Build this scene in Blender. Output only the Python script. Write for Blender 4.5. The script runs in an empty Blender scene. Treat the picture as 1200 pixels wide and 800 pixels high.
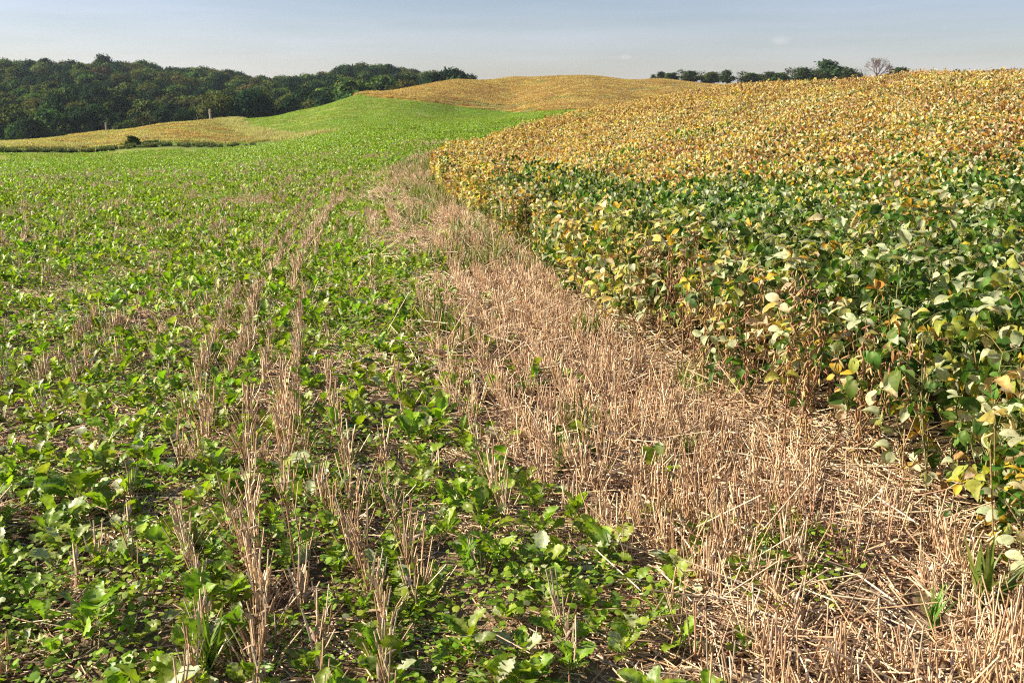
import bpy, math, random
import numpy as np
from mathutils import Vector, Matrix, Euler

SC = bpy.context.scene
COL = SC.collection
R = math.radians
rng = np.random.default_rng(7)
random.seed(7)

# ------------------------------------------------------------------ camera, sky, sun, exposure
F = 1167.0                      # focal length in pixels of a 1200 px wide frame
EYE = 1.7
PITCH = math.atan((400 - 112) / F)
cd = bpy.data.cameras.new('camera'); cam = bpy.data.objects.new('camera', cd); COL.objects.link(cam)
cd.sensor_width = 36.0; cd.lens = 36.0 * F / 1200; cd.clip_start = 0.05; cd.clip_end = 20000
cam.location = (0, 0, EYE); cam.rotation_euler = (math.pi / 2 - PITCH, 0, 0)
cd.dof.use_dof = True; cd.dof.focus_distance = 5.2; cd.dof.aperture_fstop = 8.0
SC.camera = cam

SUN_AZ = R(-83)                 # clockwise from straight ahead: the sun stands left and a little ahead
SUN_EL = R(30)
world = bpy.data.worlds.new('World'); SC.world = world; world.use_nodes = True
wn, wl = world.node_tree.nodes, world.node_tree.links
wn.clear()
w_out = wn.new('ShaderNodeOutputWorld'); w_bg = wn.new('ShaderNodeBackground')
sky = wn.new('ShaderNodeTexSky'); sky.sky_type = 'NISHITA'; sky.sun_disc = False
sky.sun_elevation = SUN_EL; sky.sun_rotation = SUN_AZ; sky.altitude = 300
sky.air_density = 1.0; sky.dust_density = .5; sky.ozone_density = 1.0
w_bg.inputs['Strength'].default_value = 0.047
# thin high veil: streaky noise in the direction of view, stretched along the horizon
tc = wn.new('ShaderNodeTexCoord'); mp = wn.new('ShaderNodeMapping'); mp.inputs['Scale'].default_value = (1.2, 1.2, 14)
mp.inputs['Rotation'].default_value = (0, R(5), 0)
nz = wn.new('ShaderNodeTexNoise'); nz.inputs['Scale'].default_value = 2.2; nz.inputs['Detail'].default_value = 6; nz.inputs['Roughness'].default_value = .55
rp = wn.new('ShaderNodeMapRange'); rp.inputs['From Min'].default_value = .35; rp.inputs['From Max'].default_value = .75
rp.inputs['To Min'].default_value = .10; rp.inputs['To Max'].default_value = .34
hs = wn.new('ShaderNodeRGBToBW'); vc = wn.new('ShaderNodeMix'); vc.data_type = 'RGBA'; vc.blend_type = 'MULTIPLY'; vc.inputs[0].default_value = 1
vc.inputs[7].default_value = (1.02, 1.0, 1.04, 1)
mx = wn.new('ShaderNodeMix'); mx.data_type = 'RGBA'
wl.new(tc.outputs['Generated'], mp.inputs['Vector']); wl.new(mp.outputs[0], nz.inputs['Vector']); wl.new(nz.outputs[0], rp.inputs[0])
wl.new(sky.outputs[0], hs.inputs[0]); wl.new(hs.outputs[0], vc.inputs[6])
wl.new(rp.outputs[0], mx.inputs[0]); wl.new(sky.outputs[0], mx.inputs[6]); wl.new(vc.outputs[2], mx.inputs[7])
grade = wn.new('ShaderNodeMix'); grade.data_type = 'RGBA'; grade.blend_type = 'MULTIPLY'; grade.inputs[0].default_value = 1
grade.inputs[7].default_value = (.97, .965, 1.14, 1); wl.new(mx.outputs[2], grade.inputs[6]); last = grade.outputs[2]
# cirrus streaks: slightly brighter bands
r2 = wn.new('ShaderNodeMapRange'); r2.inputs['From Min'].default_value = .35; r2.inputs['From Max'].default_value = .7; r2.inputs['To Min'].default_value = .94; r2.inputs['To Max'].default_value = 1.10
wl.new(nz.outputs[0], r2.inputs[0]); g2 = wn.new('ShaderNodeMix'); g2.data_type = 'RGBA'; g2.blend_type = 'MULTIPLY'; g2.inputs[0].default_value = 1
wl.new(last, g2.inputs[6]); wl.new(r2.outputs[0], g2.inputs[7]); last = g2.outputs[2]
# two small faint cloud puffs over the right-hand crest
def puff(px, py, w, h, k):
    global last
    x = (px - 600) / F; y = (400 - py) / F
    d = Vector((x, math.cos(PITCH) + y * math.sin(PITCH), y * math.cos(PITCH) - math.sin(PITCH))).normalized()
    sb = wn.new('ShaderNodeVectorMath'); sb.operation = 'SUBTRACT'; sb.inputs[1].default_value = d; wl.new(tc.outputs['Generated'], sb.inputs[0])
    ml_ = wn.new('ShaderNodeVectorMath'); ml_.operation = 'MULTIPLY'; ml_.inputs[1].default_value = (1 / w, 1 / w, 1 / h); wl.new(sb.outputs[0], ml_.inputs[0])
    ln = wn.new('ShaderNodeVectorMath'); ln.operation = 'LENGTH'; wl.new(ml_.outputs[0], ln.inputs[0])
    n2 = wn.new('ShaderNodeTexNoise'); n2.inputs['Scale'].default_value = 160; n2.inputs['Detail'].default_value = 5; wl.new(tc.outputs['Generated'], n2.inputs['Vector'])
    ad = wn.new('ShaderNodeMath'); ad.operation = 'MULTIPLY_ADD'; ad.inputs[1].default_value = 1.6; wl.new(n2.outputs[0], ad.inputs[0]); wl.new(ln.outputs['Value'], ad.inputs[2])
    mr_ = wn.new('ShaderNodeMapRange'); mr_.inputs['From Min'].default_value = 1.0; mr_.inputs['From Max'].default_value = 1.75; mr_.inputs['To Min'].default_value = k; mr_.inputs['To Max'].default_value = 0; wl.new(ad.outputs[0], mr_.inputs[0])
    m_ = wn.new('ShaderNodeMix'); m_.data_type = 'RGBA'; m_.inputs[7].default_value = (11.5, 10.6, 10.8, 1); wl.new(mr_.outputs[0], m_.inputs[0]); wl.new(last, m_.inputs[6]); last = m_.outputs[2]
puff(915, 48, .014, .005, .12); puff(733, 67, .008, .003, .10)
wl.new(last, w_bg.inputs[0]); wl.new(w_bg.outputs[0], w_out.inputs[0])

sd = bpy.data.lights.new('sun', 'SUN'); sd.energy = 5.0; sd.angle = R(.5); sd.color = (1, .87, .68)
sun = bpy.data.objects.new('sun', sd); COL.objects.link(sun)
sdir = Vector((math.sin(SUN_AZ) * math.cos(SUN_EL), math.cos(SUN_AZ) * math.cos(SUN_EL), math.sin(SUN_EL)))
sun.rotation_euler = sdir.to_track_quat('Z', 'Y').to_euler()
SC.view_settings.view_transform = 'Standard'; SC.view_settings.look = 'None'
SC.cycles.use_denoising = False; SC.cycles.filter_width = 1.1
SC.view_settings.exposure = 1.25; SC.view_settings.gamma = 1

# ------------------------------------------------------------------ photograph geometry -> metres
def ray(px, py):
    x = (np.asarray(px, float) - 600) / F; y = (400 - np.asarray(py, float)) / F
    return x, math.cos(PITCH) + y * math.sin(PITCH), y * math.cos(PITCH) - math.sin(PITCH)
def P(px, py, d, up=0.0):
    """point seen at (px, py) at horizontal distance d; 'up' metres of crop stand between the ground and that point"""
    x, y, z = ray(px, py); h = np.hypot(x, y)
    return (x / h * d, y / h * d, EYE + z / h * d - up)

# ------------------------------------------------------------------ the lie of the land
ctrl = []
for (x, y, z) in [(0,0,0),(-1.5,3,0),(1.5,3,0),(0,5,0),(-4,5,0),(4,5,.02),(-5,9,0),(0,9,0),(5,8,.05),(-9,2,0),(9,2,.1),(0,-8,0),(-10,-8,0),(10,-8,.1),(9,9,.22),(0,14,-.06),(-7,14,-.08),(3,14,0),(6,15,.2)]:
    ctrl.append((x, y, z))
for a in [ # px, py, d, crop height
  (0,230,23,0),(250,226,24,0),(430,222,23,0),(0,200,45,0),(0,186,72,0),(0,177,88,0),(130,176,88,0),(250,172,86,0),(350,163,78,0),
  (250,200,38,0),(0,170,122,0),(120,157,135,0),(200,148,142,0),(270,141,150,0),(300,139,147,0),(350,130.5,150,0),(400,120,160,0),(430,113.5,168,0),(450,112,175,.65),(500,104,198,.65),
  (500,205,25,0),(430,170,45,0),(430,150,75,0),(430,130,120,0),(350,145,118,0),(275,155,115,0),(120,167,105,0),
  (530,175,38,0),(500,155,60,0),(560,145,75,0),(530,127,128,0),(640,132,100,0),(700,127,108,0),
  (475,108.5,188,.65),(530,94.5,205,.65),(650,88.5,225,.65),(600,89,225,.65),(700,89,225,.65),(770,91,215,.65),(820,96.5,205,.65),(860,101,200,.65),(850,101,235,.65),(930,110,200,.65),(600,110,165,.65),(750,110,150,.65),
  (560,167,33,.95),(612,147,40,.95),(660,134,50,.95),(740,119,62,.95),(800,110,68,.95),(850,106,72,.95),(900,104,68,.95),(960,100,58,.95),(1010,95,52,.95),(1060,88,47,.95),(1200,82,34,.95),(1350,72,30,.95),
  (1150,130,18,.95),(1000,130,20,.95),(850,130,29,.95),(750,150,24,.95),(1150,100,26,.95),(1000,105,34,.95),
  (700,200,13.5,.95),(1150,200,10,.95),(900,200,11,.95),(600,185,22,.95)]:
    ctrl.append(P(*a))
def at(px, d, z):
    x, y, _ = P(px, 200, d); return (x, y, z)
ctrl += [at(0,165,-8), at(120,175,-8), at(270,190,-6), at(430,205,-3.5), at(350,195,-5),
         at(-250,120,-4), at(-250,60,-2.2), at(-400,30,-1),
         at(-200,240,-13), at(0,240,-13), at(200,245,-11.5), at(350,245,-9), at(500,270,-5),
         at(-200,380,-3), at(0,380,-3), at(200,390,-3), at(350,390,-4), at(500,400,-4), at(0,310,-9), at(250,310,-8),
         at(-200,520,5.5), at(0,520,5.5), at(130,520,5.5), at(200,520,4), at(270,520,2.5), at(430,520,5.6), at(480,520,4.0), at(540,520,-.2), at(650,520,-8), at(600,300,1), at(750,300,2),
         at(0,700,0), at(300,700,-4), at(550,700,-10), at(850,700,-6), at(1200,700,-5),
         at(860,120,-.5), at(1000,120,-1.2), at(1200,90,-.6), at(1000,220,-1), at(1250,220,-2), at(770,350,5.4), at(900,350,5.2), at(1060,350,5.2), at(1300,350,3),
         at(1500,60,1), at(1600,200,0), (-60,-30,-1), (60,-30,.5), (0,-60,0), (-150,-150,-2), (150,-150,0), (0,-400,-2), (-400,-100,-3), (400,-100,-2), (400,300,-3), (-450,300,2)]
C = np.array(ctrl)
def feat(x, y):
    r = np.hypot(x, y); a = np.arctan2(x, y)
    s = np.log1p(r / 4.0)
    return np.stack([s * np.sin(a) * 1.9, s * np.cos(a)], -1)
def _k(d2): return np.where(d2 > 1e-12, d2 * np.log(np.maximum(d2, 1e-12)), 0)
_f = feat(C[:, 0], C[:, 1])
_n = len(C)
_A = np.zeros((_n + 3, _n + 3)); _A[:_n, :_n] = _k(((_f[:, None] - _f[None]) ** 2).sum(-1)) + np.eye(_n) * 3e-4
_A[:_n, _n] = 1; _A[:_n, _n + 1:] = _f; _A[_n, :_n] = 1; _A[_n + 1:, :_n] = _f.T
_w = np.linalg.solve(_A, np.concatenate([C[:, 2], [0, 0, 0]]))
def height(x, y):
    x = np.atleast_1d(np.asarray(x, float)); y = np.atleast_1d(np.asarray(y, float)); out = np.empty(len(x))
    for i in range(0, len(x), 20000):
        f = feat(x[i:i+20000], y[i:i+20000])
        out[i:i+20000] = _k(((f[:, None] - _f[None]) ** 2).sum(-1)) @ _w[:_n] + _w[_n] + f @ _w[_n + 1:]
    r = np.hypot(x, y); t = np.clip((r - 650) / 500, 0, 1); t = t * t * (3 - 2 * t)
    out = out * (1 - t) + (-14) * t
    near = np.clip(1.2 - r / 30, 0, 1)
    return out + near * .012 * (np.sin(x * 5.1 + 1.3 * np.sin(y * 2.3)) + np.sin(y * 4.3 + 1.7 * np.sin(x * 3.1)))
def h1(x, y): return float(height([x], [y])[0])

# smooth value noise
_lat = rng.random((256, 256))
def vnoise(x, y):
    xi = np.floor(x).astype(int); yi = np.floor(y).astype(int); fx = x - xi; fy = y - yi
    fx = fx * fx * (3 - 2 * fx); fy = fy * fy * (3 - 2 * fy)
    g = lambda a, b: _lat[a % 256, b % 256]
    return (g(xi, yi) * (1 - fx) + g(xi + 1, yi) * fx) * (1 - fy) + (g(xi, yi + 1) * (1 - fx) + g(xi + 1, yi + 1) * fx) * fy
def fnoise(x, y, o=3):
    s = 0; a = 1; t = 0
    for k in range(o): s = s + a * vnoise(x * 2 ** k + 17 * k, y * 2 ** k + 5 * k); t += a; a *= .5
    return s / t

# ------------------------------------------------------------------ edge of the soybean field; drill rows run parallel to it
def flat(px, py, z=0.0):
    x, y, zz = ray(px, py); s = (z - EYE) / zz; return (x * s, y * s)
ep = [flat(1600, 950), flat(1265, 715), flat(1130, 622), flat(1000, 556), flat(905, 512), flat(825, 463), flat(757, 410), flat(695, 363), flat(640, 312), flat(590, 270), flat(545, 235, -.1)]
ep += [P(507, 205, 25)[:2], P(519, 178, 31)[:2], P(560, 165, 36)[:2], P(612, 155, 42)[:2], P(662, 142, 51)[:2], P(742, 127, 63)[:2], P(800, 115, 74)[:2], P(870, 105, 92)[:2], P(960, 100, 130)[:2]]
ep = np.array(ep)
ep = np.vstack([ep[0] + (ep[0] - ep[1]) * 6, ep])
# Chaikin smoothing
for _ in range(3):
    q = ep[:-1] * .75 + ep[1:] * .25; r_ = ep[:-1] * .25 + ep[1:] * .75
    ep = np.vstack([ep[:1], np.stack([q, r_], 1).reshape(-1, 2), ep[-1:]])
def edge(x, y):
    """signed distance to the field edge (positive inside the soybeans) and its gradient"""
    x = np.asarray(x, float); y = np.asarray(y, float); U = np.empty(len(x)); G = np.empty((len(x), 2))
    a = ep[:-1]; b = ep[1:]; ab = b - a; L2 = (ab ** 2).sum(1)
    for i in range(0, len(x), 20000):
        p = np.stack([x[i:i+20000], y[i:i+20000]], -1)[:, None]
        t = np.clip(((p - a) * ab).sum(-1) / L2, 0, 1); c = a + ab * t[..., None]
        dd = ((p - c) ** 2).sum(-1); k = dd.argmin(1); n = np.arange(len(k))
        v = p[:, 0] - c[n, k]; d = np.sqrt(dd[n, k]); t_ = ab[k] / np.sqrt(L2[k])[:, None]
        nrm = np.stack([t_[:, 1], -t_[:, 0]], -1)         # right-hand side of the travel direction
        s = np.sign((v * nrm).sum(1)); s[s == 0] = 1
        U[i:i+20000] = s * d + .25; G[i:i+20000] = nrm
    return U, G

# field borders far off, as distance over the photo's column
def azpx(x, y):
    yy = np.maximum(y, 1e-3); return np.where(y > 0, 600 + F * (x / yy) / math.cos(PITCH), np.where(x > 0, 5000, -5000))
GB_X = [385, 410, 430, 450, 480, 500, 530, 590, 615, 640, 700, 760, 860, 1000]
GB_D = [190, 165, 146, 137, 131, 131, 133, 131, 118, 104, 101, 104, 110, 130]
def solve_d(px, py, d0, d1):
    dd = np.linspace(d0, d1, 300); q = [P(px, 150, d)[:2] for d in dd]; z = height([a[0] for a in q], [a[1] for a in q]); yy = 112 - (z - EYE) / dd * F; return float(dd[np.abs(yy - py).argmin()])
_tr = sorted([(solve_d(px, py, 70, d1), px) for px, py, d1 in [(268, 141.5, 140), (274, 146, 132), (285, 150, 125), (300, 154.5, 118), (320, 158.5, 112), (350, 162, 105), (385, 164, 98)]])
TR_D = [a[0] for a in _tr][::-1]; TR_X = [a[1] for a in _tr][::-1]; TR_D = [210] + TR_D + [60]; TR_X = [255] + TR_X + [430]; print('track', TR_D, TR_X)
def zones(x, y):
    r = np.hypot(x, y); a = azpx(x, y)
    gold_hill = np.where(a > 400, r - np.interp(a, GB_X, GB_D), -30)
    # left gold field: left of the track and past the grass bank
    trk = np.interp(r, TR_D[::-1], TR_X[::-1])
    left = np.minimum((trk - a) * r / F, r - np.interp(a, [-300, 0, 130, 250, 400], [90, 92, 94, 92, 88]))
    track = np.where((r > 76) & (r < 175), np.abs(trk - a) * r / F, 30)
    bank = np.abs(r - np.interp(a, [-300, 0, 130, 250, 350], [84, 86, 88, 86, 84]))
    bank = np.where(a < 340, bank, 30)
    return gold_hill, left, track, bank, r, a

# ------------------------------------------------------------------ mesh builder
class MB:
    def __init__(s): s.V = []; s.Q = []; s.C = []; s.n = 0
    def add(s, V, Q, C):
        V = np.asarray(V, float); Q = np.asarray(Q, int); s.V.append(V); s.Q.append(Q + s.n)
        C = np.asarray(C, float)
        if C.ndim == 1: C = np.tile(C[:3], (len(V), 1))
        s.C.append(C[:, :3]); s.n += len(V)
    def inst(s, V, Q, M, Cc):
        """template (V,Q) put down once per 3x4 matrix in M, Cc one colour each (or n x nv x 3)"""
        n, nv = len(M), len(V)
        if n == 0: return
        W = np.einsum('nij,vj->nvi', M[:, :, :3], V) + M[:, None, :, 3]
        QQ = (Q[None] + (np.arange(n) * nv)[:, None, None]).reshape(-1, Q.shape[1])
        Cc = np.asarray(Cc, float)
        if Cc.ndim == 2: Cc = np.repeat(Cc[:, None], nv, 1)
        s.add(W.reshape(-1, 3), QQ, Cc.reshape(-1, 3))
    def mesh(s, name, mat, smooth=True):
        V = np.concatenate(s.V); C = np.concatenate(s.C)
        me = bpy.data.meshes.new(name); fl = []; tot = []
        for Q in s.Q: fl.append(Q.ravel()); tot.append(np.full(len(Q), Q.shape[1]))
        fl = np.concatenate(fl); tot = np.concatenate(tot); st = np.concatenate([[0], np.cumsum(tot)[:-1]])
        me.vertices.add(len(V)); me.vertices.foreach_set('co', V.astype(np.float32).ravel())
        me.loops.add(len(fl)); me.loops.foreach_set('vertex_index', fl.astype(np.int32))
        me.polygons.add(len(tot)); me.polygons.foreach_set('loop_start', st.astype(np.int32)); me.polygons.foreach_set('loop_total', tot.astype(np.int32))
        if smooth: me.polygons.foreach_set('use_smooth', np.ones(len(tot), bool))
        me.update(calc_edges=True)
        a = me.attributes.new('Col', 'FLOAT_COLOR', 'POINT'); a.data.foreach_set('color', np.concatenate([C, np.ones((len(C), 1))], 1).astype(np.float32).ravel())
        if mat: me.materials.append(mat)
        return me
def euler_m(rx, ry, rz, sc, pos):
    """Rz @ Rx @ Ry, scaled, as n x 3 x 4"""
    cx, sx, cy, sy, cz, sz = np.cos(rx), np.sin(rx), np.cos(ry), np.sin(ry), np.cos(rz), np.sin(rz)
    n = len(cx); o = np.zeros(n); one = np.ones(n)
    Rx = np.stack([one, o, o, o, cx, -sx, o, sx, cx], -1).reshape(n, 3, 3)
    Ry = np.stack([cy, o, sy, o, one, o, -sy, o, cy], -1).reshape(n, 3, 3)
    Rz = np.stack([cz, -sz, o, sz, cz, o, o, o, one], -1).reshape(n, 3, 3)
    M = Rz @ Rx @ Ry
    sc = np.asarray(sc, float)
    M = M * (sc[:, None, None] if sc.ndim == 1 else sc[:, None, :])
    return np.concatenate([M, np.asarray(pos, float)[:, :, None]], 2)
def strip(path, wid, cols=3, fold=0.0, normal=None):
    """sheet along a path in the y-z plane, width along x"""
    path = np.asarray(path, float); wid = np.asarray(wid, float); n = len(path)
    u = np.linspace(-1, 1, cols); V = []
    for i in range(n):
        for k in u: V.append((wid[i] * k, path[i, 0], path[i, 1] + fold * abs(k) * wid[i]))
    Q = [(i * cols + j, i * cols + j + 1, (i + 1) * cols + j + 1, (i + 1) * cols + j) for i in range(n - 1) for j in range(cols - 1)]
    return np.array(V), np.array(Q)
def tube(pts, rad, sides=4):
    pts = np.asarray(pts, float); n = len(pts); rad = np.broadcast_to(np.asarray(rad, float), (n,)); V = []
    for i in range(n):
        t = pts[min(i + 1, n - 1)] - pts[max(i - 1, 0)]; t = t / (np.linalg.norm(t) + 1e-9)
        a = np.cross(t, (0, 0, 1) if abs(t[2]) < .9 else (1, 0, 0)); a /= np.linalg.norm(a); b = np.cross(t, a)
        for k in range(sides):
            w = 2 * math.pi * k / sides; V.append(pts[i] + rad[i] * (a * math.cos(w) + b * math.sin(w)))
    Q = [(i * sides + k, i * sides + (k + 1) % sides, (i + 1) * sides + (k + 1) % sides, (i + 1) * sides + k) for i in range(n - 1) for k in range(sides)]
    return np.array(V), np.array(Q)

# templates (unit length along +y, lying flat with the upper face to +z)
def soy_leaflet(seed, fine=True):
    g = np.random.default_rng(seed)
    if fine: t = np.array([0, .1, .28, .5, .72, .9, 1]); w = np.array([.03, .19, .32, .355, .29, .14, .012])
    else: t = np.array([0, .3, .68, 1]); w = np.array([.04, .38, .27, .02])
    droop = g.uniform(-.1, .55); z = g.uniform(0, .2) * np.sin(t * 3) - droop * t ** 2 * .6
    V, Q = strip(np.stack([t, z], -1), w, 5 if fine else 3, fold=g.uniform(.1, .6))
    if fine: V[:, 2] += g.normal(0, .022, len(V)) + .03 * np.sin(V[:, 1] * 16 + abs(V[:, 0]) * 6)
    V[:, 0] += g.uniform(-.2, .2) * V[:, 1] ** 2; V[:, 2] += g.choice([-1, 1, 2]) * g.uniform(0, 1.1) * V[:, 0] ** 2
    return V, Q
def radish_leaf(seed, fine=True):
    g = np.random.default_rng(seed)
    if fine:
        t = np.concatenate([[0, .12], np.linspace(.24, 1.0, 16)])
        w = np.interp(t, [0, .24, .3, .36, .42, .48, .55, .66, .78, .88, .95, 1], [.012, .016, .085, .04, .13, .07, .20, .255, .275, .235, .14, .02])
        w[4:-1] *= 1 + .15 * (-1.0) ** np.arange(len(w) - 5)
        w = w * g.uniform(.62, .84) * g.uniform(.88, 1.12, len(w)); w[:3] = .014; w[g.choice([5, 7], 1)] *= .7
    else:
        t = np.array([0, .25, .42, .52, .74, .92, 1.0]); w = np.array([.015, .02, .12, .14, .27, .19, .03]) * g.uniform(.65, .95, 7)
    arch = g.uniform(.1, .55); z = arch * np.sin(t * 2.6) * .35 - g.uniform(0, .5) * t ** 3 * .5
    V, Q = strip(np.stack([t, z], -1), w, 5 if fine else 3, fold=g.uniform(0, .45))
    amp = .018 if fine else .012
    V[:, 2] += g.normal(0, amp * .6, len(V)) * (V[:, 1] > .28) + amp * np.sin(V[:, 1] * 22 + V[:, 0] * 14 + seed) * (V[:, 1] > .3)
    V[:, 0] += g.uniform(-.25, .25) * V[:, 1] ** 2 + (g.normal(0, .007, len(V)) * (V[:, 1] > .28) if fine else 0)
    return V, Q
def blade(seed):
    g = np.random.default_rng(seed); t = np.linspace(0, 1, 6)
    b = g.uniform(.1, .9); V, Q = strip(np.stack([b * t ** 2 * .7, t * (1 - .25 * b * t)], -1), .028 * (1 - t ** 2) + .002, 3, fold=-.3); return V, Q
def disc_leaf():
    a = np.linspace(0, 2 * math.pi, 7)[:-1]; V = np.array([(0, .5, .06)] + [(.42 * math.sin(k), .5 + .5 * math.cos(k), 0) for k in a])
    return V, np.array([(0, 1, 2, 3), (0, 3, 4, 5), (0, 5, 6, 1)])
def straw(b=0.0):
    V, Q = tube([(0, 0, z) for z in ((0, .55, 1) if b else (0, 1))], 1, 3); V[:, 0] += b * V[:, 2] ** 2; return V, Q   # radius scaled in x, y
def pod(seed=0):
    g = np.random.default_rng(seed)
    p = [(0, 0, 0), (.02, 0, -.2), (.05, 0, -.5), (.03, 0, -.8), (-.02, 0, -1)]
    return tube(p, [.02, .09, .115, .09, .01], 5)

LEAF_F = [soy_leaflet(i) for i in range(6)]; LEAF_C = [soy_leaflet(i, False) for i in range(6)]
RAD_F = [radish_leaf(i) for i in range(8)]; RAD_C = [radish_leaf(i, False) for i in range(5)]
BLD = [blade(i) for i in range(4)]; DISC = disc_leaf(); STRAW = straw(); STRAWB = straw(7.0); POD = pod()

# ------------------------------------------------------------------ materials
def leaf_material(name, trans=.35, rough=.42, spec=.5, tint=(1.25, 1.35, .45), vein=True, val=.18, hue=.02, spots=0):
    m = bpy.data.materials.new(name); m.use_nodes = True; n, l = m.node_tree.nodes, m.node_tree.links; n.clear()
    out = n.new('ShaderNodeOutputMaterial'); at_ = n.new('ShaderNodeAttribute'); at_.attribute_name = 'Col'
    oi = n.new('ShaderNodeObjectInfo'); hsv = n.new('ShaderNodeHueSaturation')
    mr = n.new('ShaderNodeMapRange'); mr.inputs['To Min'].default_value = 1 - val; mr.inputs['To Max'].default_value = 1 + val
    mh = n.new('ShaderNodeMapRange'); mh.inputs['To Min'].default_value = .5 - hue; mh.inputs['To Max'].default_value = .5 + hue
    l.new(oi.outputs['Random'], mr.inputs[0]); l.new(oi.outputs['Random'], mh.inputs[0]); l.new(mr.outputs[0], hsv.inputs['Value']); l.new(mh.outputs[0], hsv.inputs['Hue'])
    geo = n.new('ShaderNodeNewGeometry')
    no = n.new('ShaderNodeTexNoise'); no.inputs['Scale'].default_value = 55; no.inputs['Detail'].default_value = 3
    l.new(geo.outputs['Position'], no.inputs['Vector'])
    mm = n.new('ShaderNodeMix'); mm.data_type = 'RGBA'; mm.blend_type = 'MULTIPLY'; mm.inputs[0].default_value = .55
    rr = n.new('ShaderNodeMapRange'); rr.inputs['From Min'].default_value = .3; rr.inputs['From Max'].default_value = .7; rr.inputs['To Min'].default_value = .6; rr.inputs['To Max'].default_value = 1.3
    l.new(no.outputs[0], rr.inputs[0]); l.new(at_.outputs['Color'], hsv.inputs['Color']); l.new(hsv.outputs[0], mm.inputs[6]); l.new(rr.outputs[0], mm.inputs[7])
    if spots:                    # small brown blemishes
        ns = n.new('ShaderNodeTexNoise'); ns.inputs['Scale'].default_value = 95; ns.inputs['Detail'].default_value = 2; l.new(geo.outputs['Position'], ns.inputs['Vector'])
        rs = n.new('ShaderNodeMapRange'); rs.inputs['From Min'].default_value = .60; rs.inputs['From Max'].default_value = .70; rs.inputs['To Max'].default_value = spots; l.new(ns.outputs[0], rs.inputs[0])
        m2 = n.new('ShaderNodeMix'); m2.data_type = 'RGBA'; m2.inputs[7].default_value = (.24, .13, .05, 1); l.new(rs.outputs[0], m2.inputs[0]); l.new(mm.outputs[2], m2.inputs[6]); mm = m2
    p = n.new('ShaderNodeBsdfPrincipled'); p.inputs['Roughness'].default_value = rough; p.inputs['Specular IOR Level'].default_value = spec
    l.new(mm.outputs[2], p.inputs['Base Color'])
    if vein:
        bp = n.new('ShaderNodeBump'); bp.inputs['Strength'].default_value = .35; bp.inputs['Distance'].default_value = .004; l.new(no.outputs[0], bp.inputs['Height']); l.new(bp.outputs[0], p.inputs['Normal'])
    if trans > 0:
        tr = n.new('ShaderNodeBsdfTranslucent'); tm = n.new('ShaderNodeMix'); tm.data_type = 'RGBA'; tm.blend_type = 'MULTIPLY'; tm.inputs[0].default_value = 1; tm.inputs[7].default_value = (*tint, 1)
        l.new(mm.outputs[2], tm.inputs[6]); l.new(tm.outputs[2], tr.inputs[0])
        ms = n.new('ShaderNodeMixShader'); ms.inputs[0].default_value = trans; l.new(p.outputs[0], ms.inputs[1]); l.new(tr.outputs[0], ms.inputs[2]); l.new(ms.outputs[0], out.inputs[0])
    else: l.new(p.outputs[0], out.inputs[0])
    return m
M_SOY = leaf_material('soybean_leaf', .38, .58, .28, (1.4, 1.35, .55), spots=.6)
M_RAD = leaf_material('radish_leaf', .36, .45, .42, (1.3, 1.5, .4), spots=.25)
M_CLOV = leaf_material('clover_leaf', .35, .6, .25, (1.3, 1.5, .4), vein=False)
M_STRAW = leaf_material('straw', 0, .55, .35, vein=False, hue=.005)
M_STEM = leaf_material('stem', 0, .7, .2, vein=False)
M_TREE = leaf_material('tree_leaf', .22, .95, .03, (1.2, 1.3, .5), vein=False, val=.3, hue=.03)
M_BARK = leaf_material('bark', 0, .85, .2, vein=True)
M_GRASS = leaf_material('grass_blade', .35, .5, .4, (1.3, 1.4, .5), vein=False)

def obj(name, me, parent=None, loc=None, rot=None, sc=None, **props):
    o = bpy.data.objects.new(name, me); COL.objects.link(o)
    if parent: o.parent = parent
    if loc is not None: o.location = loc
    if rot is not None: o.rotation_euler = rot
    if sc is not None: o.scale = sc if hasattr(sc, '__len__') else (sc, sc, sc)
    for k, v in props.items(): o[k] = v
    return o

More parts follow.
